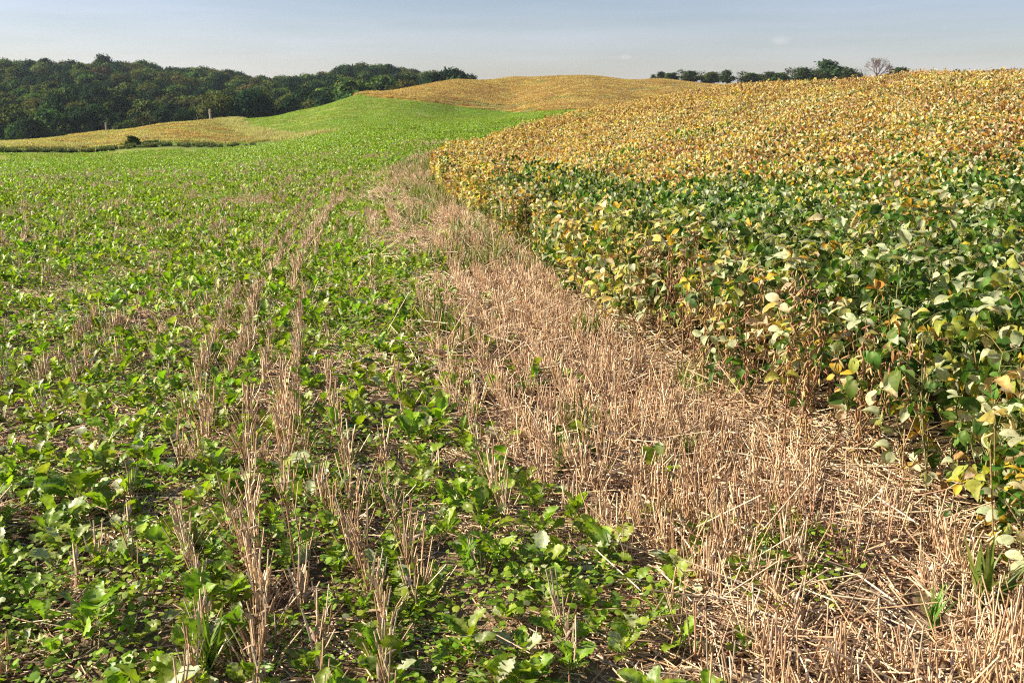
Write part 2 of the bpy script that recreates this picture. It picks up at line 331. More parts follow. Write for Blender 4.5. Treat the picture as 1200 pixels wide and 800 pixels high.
# ------------------------------------------------------------------ scatter: one object of kind stuff from points + prototypes
def scatter(name, protos, x, y, rz, sc, idx, label, dz=0.0, category=None, tilt=None):
    pc = bpy.data.collections.new(name + '_pieces')
    for i, me in enumerate(protos): pc.objects.link(bpy.data.objects.new('%s_piece_%02d' % (name, i), me))
    x = np.asarray(x); y = np.asarray(y); z = height(x, y) + dz; n = len(x)
    me = bpy.data.meshes.new(name); me.vertices.add(n); me.vertices.foreach_set('co', np.stack([x, y, z], -1).astype(np.float32).ravel())
    e = .5
    gx = (height(x + e, y) - height(x - e, y)) / (2 * e); gy = (height(x, y + e) - height(x, y - e)) / (2 * e)
    # tilt with the slope: rotation that carries +z to the ground normal, after the turn about z
    rot = np.zeros((n, 3)); c, s = np.cos(rz), np.sin(rz)
    lx = gx * c + gy * s; ly = -gx * s + gy * c
    rot[:, 0] = np.arctan(ly); rot[:, 1] = -np.arctan(lx); rot[:, 2] = rz
    a = me.attributes.new('rot', 'FLOAT_VECTOR', 'POINT'); a.data.foreach_set('vector', rot.astype(np.float32).ravel())
    a = me.attributes.new('sca', 'FLOAT_VECTOR', 'POINT'); sc = np.asarray(sc, float)
    if sc.ndim == 1: sc = np.repeat(sc[:, None], 3, 1)
    a.data.foreach_set('vector', sc.astype(np.float32).ravel())
    a = me.attributes.new('idx', 'INT', 'POINT'); a.data.foreach_set('value', np.asarray(idx, np.int32))
    o = obj(name, me, kind='stuff', label=label)
    if category: o['category'] = category
    ng = bpy.data.node_groups.new(name + '_nodes', 'GeometryNodeTree')
    ng.interface.new_socket('Geometry', in_out='INPUT', socket_type='NodeSocketGeometry'); ng.interface.new_socket('Geometry', in_out='OUTPUT', socket_type='NodeSocketGeometry')
    N, L = ng.nodes, ng.links; gi = N.new('NodeGroupInput'); go = N.new('NodeGroupOutput')
    ip = N.new('GeometryNodeInstanceOnPoints'); ci = N.new('GeometryNodeCollectionInfo'); ci.inputs['Collection'].default_value = pc
    ci.inputs['Separate Children'].default_value = True; ci.inputs['Reset Children'].default_value = True
    def na(nm, t):
        q = N.new('GeometryNodeInputNamedAttribute'); q.data_type = t; q.inputs[0].default_value = nm; return [s_ for s_ in q.outputs if s_.enabled and s_.name == 'Attribute'][0]
    e2r = N.new('FunctionNodeEulerToRotation')
    L.new(gi.outputs[0], ip.inputs['Points']); L.new(ci.outputs[0], ip.inputs['Instance']); ip.inputs['Pick Instance'].default_value = True
    L.new(na('idx', 'INT'), ip.inputs['Instance Index']); L.new(na('rot', 'FLOAT_VECTOR'), e2r.inputs[0]); L.new(e2r.outputs[0], ip.inputs['Rotation'])
    L.new(na('sca', 'FLOAT_VECTOR'), ip.inputs['Scale']); L.new(ip.outputs[0], go.inputs[0])
    md = o.modifiers.new('scatter', 'NODES'); md.node_group = ng
    return o

def in_view(x, y, margin=60, back=0.0):
    r = np.hypot(x, y); a = azpx(x, y); m = margin + 900.0 / np.maximum(r, 1)
    return (y > 1.2) & (a > -m) & (a < 1200 + m)
def grid(x0, x1, y0, y1, step, jit=.5):
    gx, gy = np.meshgrid(np.arange(x0, x1, step), np.arange(y0, y1, step)); x = gx.ravel() + rng.uniform(-jit, jit, gx.size) * step; y = gy.ravel() + rng.uniform(-jit, jit, gx.size) * step
    return x, y
def pick(cols, n, wts, jit=.12, g=None):
    g = g or rng; wts = np.array(wts, float); k = g.choice(len(cols), n, p=wts / wts.sum()); c = np.array(cols)[k]
    return c * g.uniform(1 - jit, 1 + jit, (n, 1)) * g.uniform(.95, 1.05, (n, 3))

# ------------------------------------------------------------------ ground: one sheet out to the horizon
def sstep(a, b, x): t = np.clip((x - a) / (b - a), 0, 1); return t * t * (3 - 2 * t)
def lerp(a, b, t): return a * (1 - t[:, None]) + np.asarray(b, float) * t[:, None]
def maturity(x, y, U):
    """0 green crop .. 1 ripe golden crop, laid out as the field in the photo ripens"""
    r = np.hypot(x, y); a = azpx(x, y); n = fnoise(x * .55 + 3, y * .55, 3) - .5
    lim = np.interp(a, [500, 600, 700, 800, 1000, 1200], [11.0, 15.5, 15.5, 13.6, 12.0, 11.2])
    m = sstep(lim - 4.0, lim + 3.6, r + n * 8)
    m = m - .35 * sstep(.62, .75, fnoise(x * .3 + 9, y * .3, 2)) * sstep(60, 15, r)
    e = sstep(1.4, .2, U) * np.interp(a, [500, 620, 900, 1060], [.55, .40, .34, .08])
    return np.clip(np.maximum(m, e) + n * .25, 0, 1)
def build_ground():
    th = np.concatenate([np.arange(-180, -42, 3.0), np.arange(-42, 42, .18), np.arange(42, 180, 3.0)]) * math.pi / 180
    rr = [0.35]
    while rr[-1] < 6000: rr.append(rr[-1] * 1.0185 + .004)
    rr = np.array(rr); nt, nr = len(th), len(rr)
    X = (rr[:, None] * np.sin(th)[None]).ravel(); Y = (rr[:, None] * np.cos(th)[None]).ravel(); Z = height(X, Y)
    X = np.append(X, 0); Y = np.append(Y, 0); Z = np.append(Z, height([0], [0])[0])
    gold, left, track, bank, r, a = zones(X, Y); U, _ = edge(X, Y)
    col = np.tile([.085, .058, .036], (len(X), 1))
    n1 = fnoise(X * .5, Y * .5); n2 = fnoise(X * .05 + 4, Y * .05 + 9, 4)
    col = lerp(col, [.33, .235, .15], sstep(.35, .65, n1) * .6)
    g = np.array([.13, .20, .03]); yg = np.array([.24, .27, .045])
    far = sstep(18, 48, r)
    gc = lerp(np.tile(g, (len(X), 1)), yg, sstep(.45, .68, n2) * .7)
    yl = sstep(64, 74, r) * sstep(86, 76, r) * sstep(300, 60, a)          # yellower weedy strip below the bank
    gc = lerp(gc, [.27, .28, .05], yl)
    col = np.where(far[:, None] > 0, col * (1 - far[:, None]) + gc * far[:, None], col)
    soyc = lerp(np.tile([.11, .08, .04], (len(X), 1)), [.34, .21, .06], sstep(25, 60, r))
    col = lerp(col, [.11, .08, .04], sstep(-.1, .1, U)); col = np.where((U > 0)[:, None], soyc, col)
    gd = lerp(np.tile([.40, .235, .055], (len(X), 1)), [.25, .20, .05], sstep(.5, .72, n2) * .7)
    t = sstep(-.8, .8, gold)[:, None]; col = col * (1 - t) + gd * t
    lg = lerp(np.tile([.36, .30, .08], (len(X), 1)), [.26, .30, .06], np.clip(sstep(150, -20, a) + .5 * sstep(.5, .7, n2), 0, 1))
    t = sstep(-.8, .8, left)[:, None]; col = col * (1 - t) + lg * t
    t = (sstep(3.4, 2.2, np.abs(left - 1.5)) * (np.abs(track) < 7))[:, None]; col = col * (1 - t) + np.array([.12, .16, .03]) * t  # shadow along the track, painted into the ground as a dark green strip
    t = (sstep(1.9, 1.1, np.abs(track)))[:, None]; col = col * (1 - t) + np.array([.46, .42, .20]) * t
    t = (sstep(2.6, 1.2, bank))[:, None]; col = col * (1 - t) + np.array([.09, .13, .03]) * t
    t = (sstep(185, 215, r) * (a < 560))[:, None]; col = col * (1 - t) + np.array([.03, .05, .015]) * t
    t = (sstep(600, 900, r))[:, None]; col = col * (1 - t) + np.array([.06, .09, .03]) * t
    i, j = np.meshgrid(np.arange(nr - 1), np.arange(nt), indexing='ij'); j2 = (j + 1) % nt
    Q = np.stack([i * nt + j, i * nt + j2, (i + 1) * nt + j2, (i + 1) * nt + j], -1).reshape(-1, 4)[:, ::-1]
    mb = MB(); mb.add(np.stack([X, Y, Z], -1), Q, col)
    k = np.arange(nt); tri = np.stack([np.full(nt, nr * nt), (k + 1) % nt, k], -1)
    mb.Q.append(tri[:, ::-1][:, ::-1])
    m = bpy.data.materials.new('field_soil'); m.use_nodes = True; n, l = m.node_tree.nodes, m.node_tree.links
    p = n['Principled BSDF']; p.inputs['Roughness'].default_value = .95; p.inputs['Specular IOR Level'].default_value = .15
    at_ = n.new('ShaderNodeAttribute'); at_.attribute_name = 'Col'; geo = n.new('ShaderNodeNewGeometry')
    def noise(s, d=6, ro=.65):
        q = n.new('ShaderNodeTexNoise'); q.inputs['Scale'].default_value = s; q.inputs['Detail'].default_value = d; q.inputs['Roughness'].default_value = ro; l.new(geo.outputs['Position'], q.inputs['Vector']); return q
    a1, a2 = noise(2.2, 10, .75), noise(28, 4)
    r1 = n.new('ShaderNodeMapRange'); r1.inputs['From Min'].default_value = .3; r1.inputs['From Max'].default_value = .7; r1.inputs['To Min'].default_value = .5; r1.inputs['To Max'].default_value = 1.5
    l.new(a1.outputs[0], r1.inputs[0])
    r2 = n.new('ShaderNodeMapRange'); r2.inputs['From Min'].default_value = .3; r2.inputs['From Max'].default_value = .7; r2.inputs['To Min'].default_value = .6; r2.inputs['To Max'].default_value = 1.4
    l.new(a2.outputs[0], r2.inputs[0])
    mu = n.new('ShaderNodeMath'); mu.operation = 'MULTIPLY'; l.new(r1.outputs[0], mu.inputs[0]); l.new(r2.outputs[0], mu.inputs[1])
    mx_ = n.new('ShaderNodeMix'); mx_.data_type = 'RGBA'; mx_.blend_type = 'MULTIPLY'; mx_.inputs[0].default_value = 1
    l.new(at_.outputs['Color'], mx_.inputs[6]); l.new(mu.outputs[0], mx_.inputs[7]); l.new(mx_.outputs[2], p.inputs['Base Color'])
    b = n.new('ShaderNodeBump'); b.inputs['Strength'].default_value = .9; b.inputs['Distance'].default_value = .03; ad = n.new('ShaderNodeMath'); ad.operation = 'ADD'
    l.new(a1.outputs[0], ad.inputs[0]); l.new(a2.outputs[0], ad.inputs[1]); l.new(ad.outputs[0], b.inputs['Height']); l.new(b.outputs[0], p.inputs['Normal'])
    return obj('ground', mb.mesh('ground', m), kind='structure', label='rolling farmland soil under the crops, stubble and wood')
build_ground()

# ------------------------------------------------------------------ prototypes for the masses
S_COL = [(.60, .43, .27), (.70, .54, .35), (.48, .31, .18), (.80, .68, .49), (.36, .21, .12), (.44, .38, .29)]
S_W = [4, 4, 3, 2, 1.5, 1]
def straw_bits(mb, n, ext, lmin, lmax, flatness, zmax, rad=.0021, g=rng):
    L = g.uniform(lmin, lmax, n) ; pos = np.stack([g.uniform(-ext, ext, n), g.uniform(-ext, ext, n), g.uniform(.002, zmax, n)], -1)
    M = euler_m(g.normal(math.pi / 2, flatness, n), np.zeros(n), g.uniform(0, 6.283, n), np.stack([np.full(n, 1.) * g.uniform(.7, 1.4, n) * rad, g.uniform(.7, 1.4, n) * rad, L], -1), pos)
    # scale along the straw's own z
    mb.inst(STRAW[0], STRAW[1], M, pick(S_COL, n, S_W))
def litter_mesh(i, dense):
    mb = MB(); n = 430 if dense else 240
    straw_bits(mb, n, .36, .03, .20, .10, .022)
    straw_bits(mb, n // 2, .36, .01, .05, .3, .012, .0035)
    if dense == 2: straw_bits(mb, 110, .36, .12, .30, .30, .09, .0024)
    g = rng; k = 60; M = euler_m(g.normal(0, .4, k), g.normal(0, .4, k), g.uniform(0, 6.28, k), np.stack([g.uniform(.01, .03, k)] * 3, -1), np.stack([g.uniform(-.36, .36, k), g.uniform(-.36, .36, k), g.uniform(.002, .015, k)], -1))
    mb.inst(LEAF_C[i % 6][0], LEAF_C[i % 6][1], M, pick([(.34, .22, .13), (.5, .38, .26), (.2, .12, .07), (.24, .22, .07)], k, [3, 2, 2, 1]))
    return mb.mesh('straw_litter', M_STRAW, False)
def stubble_mesh(i, n, hmin, hmax, ln=.07, lean=.085, loose=.18):
    mb = MB(); g = rng; h = g.uniform(hmin, hmax, n) * np.where(g.random(n) < .15, .5, 1)
    pos = np.stack([g.normal(0, .010, n), g.uniform(-ln, ln, n), np.full(n, -.01)], -1)
    rx = g.normal(0, lean, n); ry = g.normal(0, lean, n); k = g.random(n) < loose; rx[k] *= 3; ry[k] *= 3
    rad = g.uniform(.0019, .0034, n)
    Ms = euler_m(rx, ry, g.uniform(0, 6.28, n), np.stack([rad, rad, h], -1), pos); cs = pick(S_COL, n, S_W); hf = n * 2 // 3
    mb.inst(STRAW[0], STRAW[1], Ms[:hf], cs[:hf]); mb.inst(STRAWB[0], STRAWB[1], Ms[hf:], cs[hf:])
    # leaf sheaths hanging along the stalks
    k = n // 2; w = g.uniform(.02, .055, k); j = g.integers(0, n, k)
    M = euler_m(g.normal(.9, .7, k), g.normal(0, .7, k), g.uniform(0, 6.28, k), np.stack([w * .35, w, w], -1), pos[j] + np.stack([rx[j] * 0, rx[j] * 0, h[j] * g.uniform(.2, .8, k)], -1))
    mb.inst(LEAF_C[0][0], LEAF_C[0][1], M * np.array([.35, 1, 1, 1])[None, None, :] if False else M, pick([(.55, .43, .31), (.42, .30, .2)], k, [1, 1]))
    return mb.mesh('stubble', M_STRAW, False)
def weed_mesh(i, n=130, ext=.2):
    mb = MB(); g = rng; r_ = ext * np.sqrt(g.random(n)); w = g.uniform(0, 6.28, n); s = g.uniform(.010, .028, n)
    M = euler_m(g.normal(0, .35, n), g.normal(0, .35, n), g.uniform(0, 6.28, n), s, np.stack([r_ * np.cos(w), r_ * np.sin(w), g.uniform(.008, .085, n)], -1))
    mb.inst(DISC[0], DISC[1], M, pick([(.18, .30, .02), (.26, .37, .03), (.11, .20, .018), (.30, .34, .07), (.36, .40, .2)], n, [4, 3, 3, 1, .7]))
    return mb.mesh('clover', M_CLOV, False)
RCOL = [(.19, .30, .016), (.27, .38, .024), (.11, .195, .016), (.42, .47, .27), (.30, .34, .06)]  # the pale grey green: glaucous undersides, plus sun glare painted into the leaf
RW = [4, 4.5, 2.4, 1.9, .6]
def radish_cluster(i, n, ext, fine, lmin, lmax):
    mb = MB(); g = rng
    for _ in range(n):
        cx, cy = g.uniform(-ext, ext, 2); s0 = g.uniform(.75, 1.2); k = g.integers(5, 10)
        rz = g.uniform(0, 6.28) + np.arange(k) * 2.4; up = g.uniform(.35, 1.35, k); L = g.uniform(lmin, lmax, k) * s0
        T = RAD_F if fine else RAD_C; q = g.integers(0, len(T), k); cc = pick(RCOL, k, RW)
        for j in range(k):
            mb.inst(T[q[j]][0], T[q[j]][1], euler_m(up[j:j+1], g.normal(0, .35, 1), rz[j:j+1], L[j:j+1], np.array([[cx, cy, .005]])), cc[j:j+1])
    return mb.mesh('radish_plants', M_RAD)
def grass_mesh(i, n, ext, hmin, hmax, cols, wts, wide=1.0):
    mb = MB(); g = rng
    for b in range(4):
        k = n // 4; h = g.uniform(hmin, hmax, k); r_ = ext * np.sqrt(g.random(k)); w = g.uniform(0, 6.28, k)
        mb.inst(BLD[b][0], BLD[b][1], euler_m(g.normal(0, .2, k), g.normal(0, .2, k), g.uniform(0, 6.28, k), np.stack([h * wide, h, h], -1), np.stack([r_ * np.cos(w), r_ * np.sin(w), np.zeros(k)], -1)), pick(cols, k, wts))
    return mb.mesh('grass', M_GRASS)

DG, MG, SG, YG, YE, OR, CR, TN, BR = (.048, .115, .016), (.095, .19, .024), (.43, .48, .29), (.33, .36, .06), (.64, .44, .05), (.60, .34, .05), (.70, .58, .36), (.46, .29, .12), (.22, .12, .055)  # SG: pale undersides, with sun glare also painted into the colour
PAL = [DG, MG, SG, YG, YE, OR, CR, TN, BR]
KW = {'G': [6, 5, 5.2, 1.2, .35, .12, .5, .12, .1], 'M': [3, 2.8, 4.6, 1.8, 1.3, .3, 3.6, .5, .2],
      'Y': [1.2, 1.2, 2.2, .9, 1.0, .6, 4.4, 3.2, 2.1], 'L': [.2, 1.4, 1.2, 4, .5, .15, 2.6, 1.2, .2], 'D': [.5, .8, .6, .7, 1.0, 1.1, 3.2, 4.6, 2.0]}
def canopy_mesh(kind, n, ext, size, fine, top, low=.25, edge_=False, stems=0):
    mb = MB(); g = rng; T = LEAF_F if fine else LEAF_C
    for t in range(len(T)):
        k = n // len(T); x = g.uniform(-ext, ext, k); y = g.uniform(-ext, ext, k)
        q = g.random(k); z = (low + (top - low) * (q ** .55)) if not edge_ else g.uniform(.12, top, k)
        z = z + .05 * np.sin(x * 9 + t) + g.normal(0, .03, k)
        z = z * (1 - .10 * np.abs(np.sin(x * math.pi / .38)))
        s = size * g.uniform(.65, 1.25, k)
        rx = g.normal(-.2, .85, k); ry = g.normal(0, .85, k)
        mb.inst(T[t][0], T[t][1], euler_m(rx, ry, g.uniform(0, 6.28, k), s, np.stack([x, y, z], -1)), pick(PAL, k, KW[kind], .2))
    if stems:
        h = g.uniform(.3, top, stems); rad = g.uniform(.0025, .004, stems)
        mb.inst(STRAW[0], STRAW[1], euler_m(g.normal(0, .15, stems), g.normal(0, .15, stems), np.zeros(stems), np.stack([rad, rad, h], -1), np.stack([g.uniform(-ext, ext, stems), g.uniform(-ext, ext, stems), np.zeros(stems)], -1)), pick([(.35, .22, .12), (.2, .2, .06), (.45, .33, .15)], stems, [2, 1, 1]))
        k = stems * 6; s = g.uniform(.03, .05, k)
        mb.inst(POD[0], POD[1], euler_m(g.normal(0, .5, k), g.normal(0, .5, k), g.uniform(0, 6.28, k), s, np.stack([g.uniform(-ext, ext, k), g.uniform(-ext, ext, k), g.uniform(.1, top * .95, k)], -1)), pick([(.34, .2, .1), (.42, .28, .12), (.24, .2, .07)], k, [2, 2, 1]))
    return mb.mesh('soybean_canopy', M_SOY)

# ------------------------------------------------------------------ masses of crop residue and cover
def snap(x, y, s, keep=None):
    U, G = edge(x, y); d = np.round(U / s) * s - U; return x + d * G[:, 0], y + d * G[:, 1], U + d, G
# straw litter
x, y = grid(-16, 18, 1.3, 27, .52); U, G = edge(x, y); k = in_view(x, y) & (U < .5) & (np.hypot(x, y) < 27)
x, y, U = x[k], y[k], U[k]
dn = (U > -1.5) | (fnoise(x * .8, y * .8) > .54)
k = rng.random(len(x)) < .97; x, y, dn, Ul = x[k], y[k], dn[k], U[k]
scatter('straw_litter', [litter_mesh(i, False) for i in range(4)] + [litter_mesh(i, True) for i in range(4)] + [litter_mesh(i, 2) for i in range(5)], x, y, rng.uniform(0, 6.28, len(x)), rng.uniform(.9, 1.2, len(x)), np.where(Ul > -1.2, 8 + rng.integers(0, 5, len(x)), rng.integers(0, 4, len(x)) + 4 * dn), 'loose pale straw lying on the dark soil between the plants')
# the drill rows that stand out as unbroken pale lines through the green
RX, RY, RL = [], [], []
for line, dens in [([(310, 810), (302, 700), (293, 600), (289, 520), (292, 470)], .9), ([(372, 760), (350, 690), (340, 600), (336, 520), (330, 450)], .75), ([(345, 345), (353, 310), (362, 280), (378, 245), (402, 214)], .95), ([(294, 420), (299, 360), (322, 320), (334, 290)], .75),
                   ([(420, 650), (405, 560), (392, 500)], .5), ([(500, 760), (470, 640), (445, 540)], .55), ([(550, 520), (530, 470), (512, 420)], .5), ([(60, 760), (130, 640)], .5), ([(233, 560), (245, 480)], .6), ([(468, 270), (455, 235)], .8), ([(440, 275), (430, 240)], .7), ([(485, 262), (478, 232)], .8), ([(590, 600), (560, 520)], .5)]:
    w_ = np.array([flat(*q) for q in line]); sl = np.concatenate([[0], np.cumsum(np.hypot(*np.diff(w_, axis=0).T))]); t_ = np.arange(0, sl[-1], .15); t_ = t_[rng.random(len(t_)) < dens]
    RL += [line[0]] * len(t_); RX += list(np.interp(t_, sl, w_[:, 0]) + rng.normal(0, .012, len(t_))); RY += list(np.interp(t_, sl, w_[:, 1]) + rng.normal(0, .012, len(t_)))
RX, RY = np.array(RX), np.array(RY)
def near_line(x, y, d):
    out = np.zeros(len(x), bool)
    for i in range(0, len(x), 4000): out[i:i+4000] = (((x[i:i+4000, None] - RX) ** 2 + (y[i:i+4000, None] - RY) ** 2).min(1) < d * d)
    return out
ROWN = {(310, 810): 'the left long pale row at the bottom', (372, 760): 'the right long pale row at the bottom', (345, 345): 'the curved pale row running into the distance', (294, 420): 'the left pale row at mid distance', (60, 760): 'the short pale row in the lower left corner',
        (420, 650): 'the short pale row right of the long pair', (500, 760): 'the pale row nearest the straw strip, lower centre', (550, 520): 'the short pale row touching the straw strip', (233, 560): 'the short pale row left of the long pair', (590, 600): 'the broken row at the left margin of the straw strip'}
def rown(x, y): return ROWN.get(RL[int(((RX - x) ** 2 + (RY - y) ** 2).argmin())], 'one of the distant pale rows')
# standing stubble in its drill rows
x, y = grid(-20, 20, 1.4, 42, .105); k = in_view(x, y, 30); x, y = x[k], y[k]
x, y, U, G = snap(x, y, .19); r = np.hypot(x, y)
row = np.round(U / .19).astype(int)
rowp = np.take(np.random.default_rng(5).random(400), row % 400) * .8
rowp = np.where(np.isin(row, [-11, -13, -14]), 1.0, rowp)
patch = fnoise(x * .45 + 2, y * .45 + 7)
bw = np.interp(r, [3, 6, 10, 14, 20], [1.08, .98, .66, .62, .8])
pband = sstep(-1.35, -.85, U / bw + (fnoise(x * 1.3, y * 1.3) - .5) * .5) * sstep(.2, .0, U) * (.32 + .56 * sstep(.36, .54, patch))
pband *= np.where((r > 12) & (row % 3 == 0), .25, 1) * np.where(r > 12, .8, 1)
pleft = np.where(r > 9, .45, .8) * np.where(rowp > .9, .7 * sstep(.36, .5, patch), np.where(rowp > .7, .5, .10) * sstep(.42, .56, patch)) + .03
prob = np.maximum(pband * .95, pleft * (U < -1)) * (U < .1) * np.where(r > 16, .8, 1)
prob *= np.where(r < 42, 1, 0); k = rng.random(len(x)) < prob; x, y, U, G, r = x[k], y[k], U[k], G[k], r[k]
x = np.append(x, RX); y = np.append(y, RY); U, G = edge(x, y); r = np.hypot(x, y)
rz = np.arctan2(G[:, 1], G[:, 0]) + np.where(rng.random(len(x)) < .5, 0, math.pi)
PROTO_ST = [stubble_mesh(i, 18, .06, .25, lean=.15, loose=.3) for i in range(6)] + [stubble_mesh(i, 14, .06, .20, lean=.15, loose=.3) for i in range(6)]
band = (U > -1.25) | (np.arange(len(x)) >= len(x) - len(RX))
idx = rng.integers(0, 6, len(x)) + np.where(band, 0, 6); sc_ = rng.uniform(.8, 1.15, len(x))
order = np.argsort(np.where((U > -1.5) | ~in_view(x, y, -20), 99, r)); near = np.zeros(len(x), bool); near[order[:220]] = True
scatter('stubble', PROTO_ST, x[~near], y[~near], rz[~near], sc_[~near], idx[~near], 'cut straw stubble standing in drill rows beside the soybeans')
zz = height(x[near], y[near])
for a_, b_, c_, q_, s_, i_, onl in zip(x[near], y[near], zz, rz[near], sc_[near], idx[near], near_line(x[near], y[near], .05)):
    obj('stubble_tuft', PROTO_ST[i_], None, (a_, b_, c_), (0, 0, q_), s_, label='upright tuft of cut straw in ' + rown(a_, b_) if onl else 'lone tuft of cut straw standing among the radish leaves', category='stubble tuft', group='straw tufts in ' + rown(a_, b_) if onl else 'lone straw tufts among the radish')
# clover and small weeds
x, y = grid(-26, 18, 1.3, 40, .28); k = in_view(x, y); x, y = x[k], y[k]; U, G = edge(x, y); wn_ = fnoise(x * .9 + 20, y * .9)
pr = np.where(U < -1.1, sstep(.22, .46, wn_) * .85, sstep(.42, .66, wn_) * .7) * (U < 0)
k = rng.random(len(x)) < pr; x, y = x[k], y[k]
scatter('clover', [weed_mesh(i) for i in range(5)], x, y, rng.uniform(0, 6.28, len(x)), rng.uniform(.8, 1.3, len(x)), rng.integers(0, 5, len(x)), 'low clover and small round leaved weeds covering the soil')

# ------------------------------------------------------------------ radish plants
x, y = grid(-26, 18, 1.5, 30, .15); k = in_view(x, y); x, y = x[k], y[k]; U, G = edge(x, y); r = np.hypot(x, y)
pn = fnoise(x * .75 + 40, y * .75 + 11, 3)
pr = np.where(U < -1.12 * np.interp(r, [4, 6, 10, 14], [1.05, .95, .65, .55]), sstep(.28, .50, pn) * .92 + .06, np.where(U < -.5, sstep(.42, .62, pn) * .34 + .03, .02)) * (U < -.25)
k = (rng.random(len(x)) < pr) & ~near_line(x, y, .045); x, y, U, r = x[k], y[k], U[k], r[k]
o_ = np.argsort(np.where(in_view(x, y, -25), r, 99)); near = np.zeros(len(x), bool); near[o_[:300]] = True
rleaf = []
for ci_, c in enumerate(RCOL):
    for s in range(8 if ci_ < 3 else 5):
        V, Q = RAD_F[(s + ci_) % 8]; mb = MB(); cc = np.tile(np.array(c) * random.uniform(.88, 1.12), (len(V), 1))
        mid = np.abs(V[:, 0]) < .03; cc[mid] = cc[mid] * .5 + np.array([.34, .40, .18]) * .5
        mb.add(V, Q, cc); rleaf.append((ci_, mb.mesh('leaf', M_RAD)))
rby = [[m for c, m in rleaf if c == i] for i in range(5)]
zz = height(x, y)
for a_, b_, c_, u_ in zip(x[near], y[near], zz[near], U[near]):
    root = bpy.data.objects.new('radish_plant', None); COL.objects.link(root); root.location = (a_, b_, c_); root.empty_display_size = .1
    big = random.uniform(.5, 1.0) * (1.35 if random.random() < .25 else 1) * (1.0 if a_ < -.8 else .88)
    n = random.randint(8, 13); w0 = random.uniform(0, 6.28); pale = random.uniform(.3, 2.0)
    where_ = 'on the straw strip' if u_ > -1.5 else 'right beside a pale straw row' if near_line(np.array([a_]), np.array([b_]), .17)[0] else 'left of the pale straw rows' if azpx(np.array([a_]), np.array([b_]))[0] < 270 else 'between the straw rows and the straw strip'
    size_ = 'large' if big > .95 else 'small' if big < .68 else 'middling'; look_ = 'with several whitish green leaves' if pale > 1.4 else 'with all green leaves' if pale < .8 else 'with a few paler leaves'
    root['label'] = '%s radish plant %s, %s' % (size_, look_, where_); root['category'] = 'plant'; root['group'] = '%s radish plants %s %s' % (size_, look_, where_)
    for j in range(n):
        ci_ = random.choices(range(5), [4, 4.5, 2.4, 1.5 * pale, .6])[0]; L = random.uniform(.10, .175) * big
        if j >= n - 2: L *= .6
        obj('leaf', random.choice(rby[ci_]), root, (0, 0, .004), (random.uniform(.35, 1.35), random.gauss(0, .3), w0 + j * 2.4 + random.gauss(0, .2)), L)
far = ~near
PR = [radish_cluster(i, 1, .02, True, .065, .125) for i in range(14)]
scatter('radish_cover_crop', PR, x[far], y[far], rng.uniform(0, 6.28, far.sum()), rng.uniform(.8, 1.25, far.sum()), rng.integers(0, 14, far.sum()), 'dense green radish cover crop further down the field')
# 30 m to 75 m: wider clumps
x, y = grid(-75, 40, 20, 95, .62); k = in_view(x, y, 30); x, y = x[k], y[k]; U, G = edge(x, y); r = np.hypot(x, y); gold, left, track, bank, _, a = zones(x, y)
pn = fnoise(x * .3, y * .3)
k = (U < -.4) & (r > 29) & (r < 92) & (gold < -1) & (left < -1) & (bank > 4) & (rng.random(len(x)) < sstep(.25, .5, pn) * .9 + .1) & ~((a < 250) & (r > 66) & (rng.random(len(x)) < .55)); x, y = x[k], y[k]
PC = [radish_cluster(i, 24, .42, False, .07, .12) for i in range(8)]
scatter('green_cover_crop', PC, x, y, rng.uniform(0, 6.28, len(x)), rng.uniform(.85, 1.2, len(x)), rng.integers(0, 8, len(x)), 'green cover crop on the field running down to the grass bank')
x, y = grid(-110, 60, 70, 180, 1.35); k = in_view(x, y, 20); x, y = x[k], y[k]; U, G = edge(x, y); r = np.hypot(x, y); gold, left, track, bank, _, a = zones(x, y)
k = (U < 0) & (r > 88) & (gold < -.8) & (left < -2) & (bank > 4) & (np.abs(track) > 2.2) & (r < 178) & (rng.random(len(x)) < .8); x, y = x[k], y[k]
PH = [radish_cluster(i, 46, .85, False, .08, .15) for i in range(5)]
scatter('hillside_cover_crop', PH, x, y, rng.uniform(0, 6.28, len(x)), np.stack([np.full(len(x), 1.1)] * 2 + [np.full(len(x), .7)], -1), rng.integers(0, 5, len(x)), 'green cover crop on the far hillside below the golden field')

# ------------------------------------------------------------------ grass: bank, track, weedy field edge
BK = [grass_mesh(i, 240, .7, .35, .8, [(.055, .09, .02), (.04, .07, .015), (.13, .14, .04), (.4, .33, .16)], [3, 3, 1, .4], 1.6) for i in range(4)]
x, y = grid(-95, 30, 60, 115, .8); gold, left, track, bank, r, a = zones(x, y)
k = in_view(x, y, 30) & (bank < 1.9) & (a < np.where(rng.random(len(x)) < .5, 300, 255)) & (rng.random(len(x)) < sstep(.1, .35, fnoise(x * .25, y * .25 + 3)) * .95); x, y, a = x[k], y[k], a[k]
scatter('bank_grass', BK, x, y, rng.uniform(0, 6.28, len(x)), rng.uniform(.6, 1.2, len(x)) * np.interp(a, [0, 200, 300], [.6, .5, .3]), rng.integers(0, 4, len(x)), 'long dark green grass along the bank at the bottom of the field')
TK = [grass_mesh(i, 240, .7, .15, .4, [(.42, .38, .2), (.3, .32, .1), (.5, .42, .25)], [2, 2, 1], 1.8) for i in range(4)]
x, y = grid(-95, 30, 60, 180, .9); gold, left, track, bank, r, a = zones(x, y)
k = in_view(x, y, 30) & (np.abs(track) < 1.6) & (rng.random(len(x)) < .75); k |= in_view(x, y, 30) & (left > 0) & (left < 7) & (r < 102) & (rng.random(len(x)) < .5); x, y = x[k], y[k]
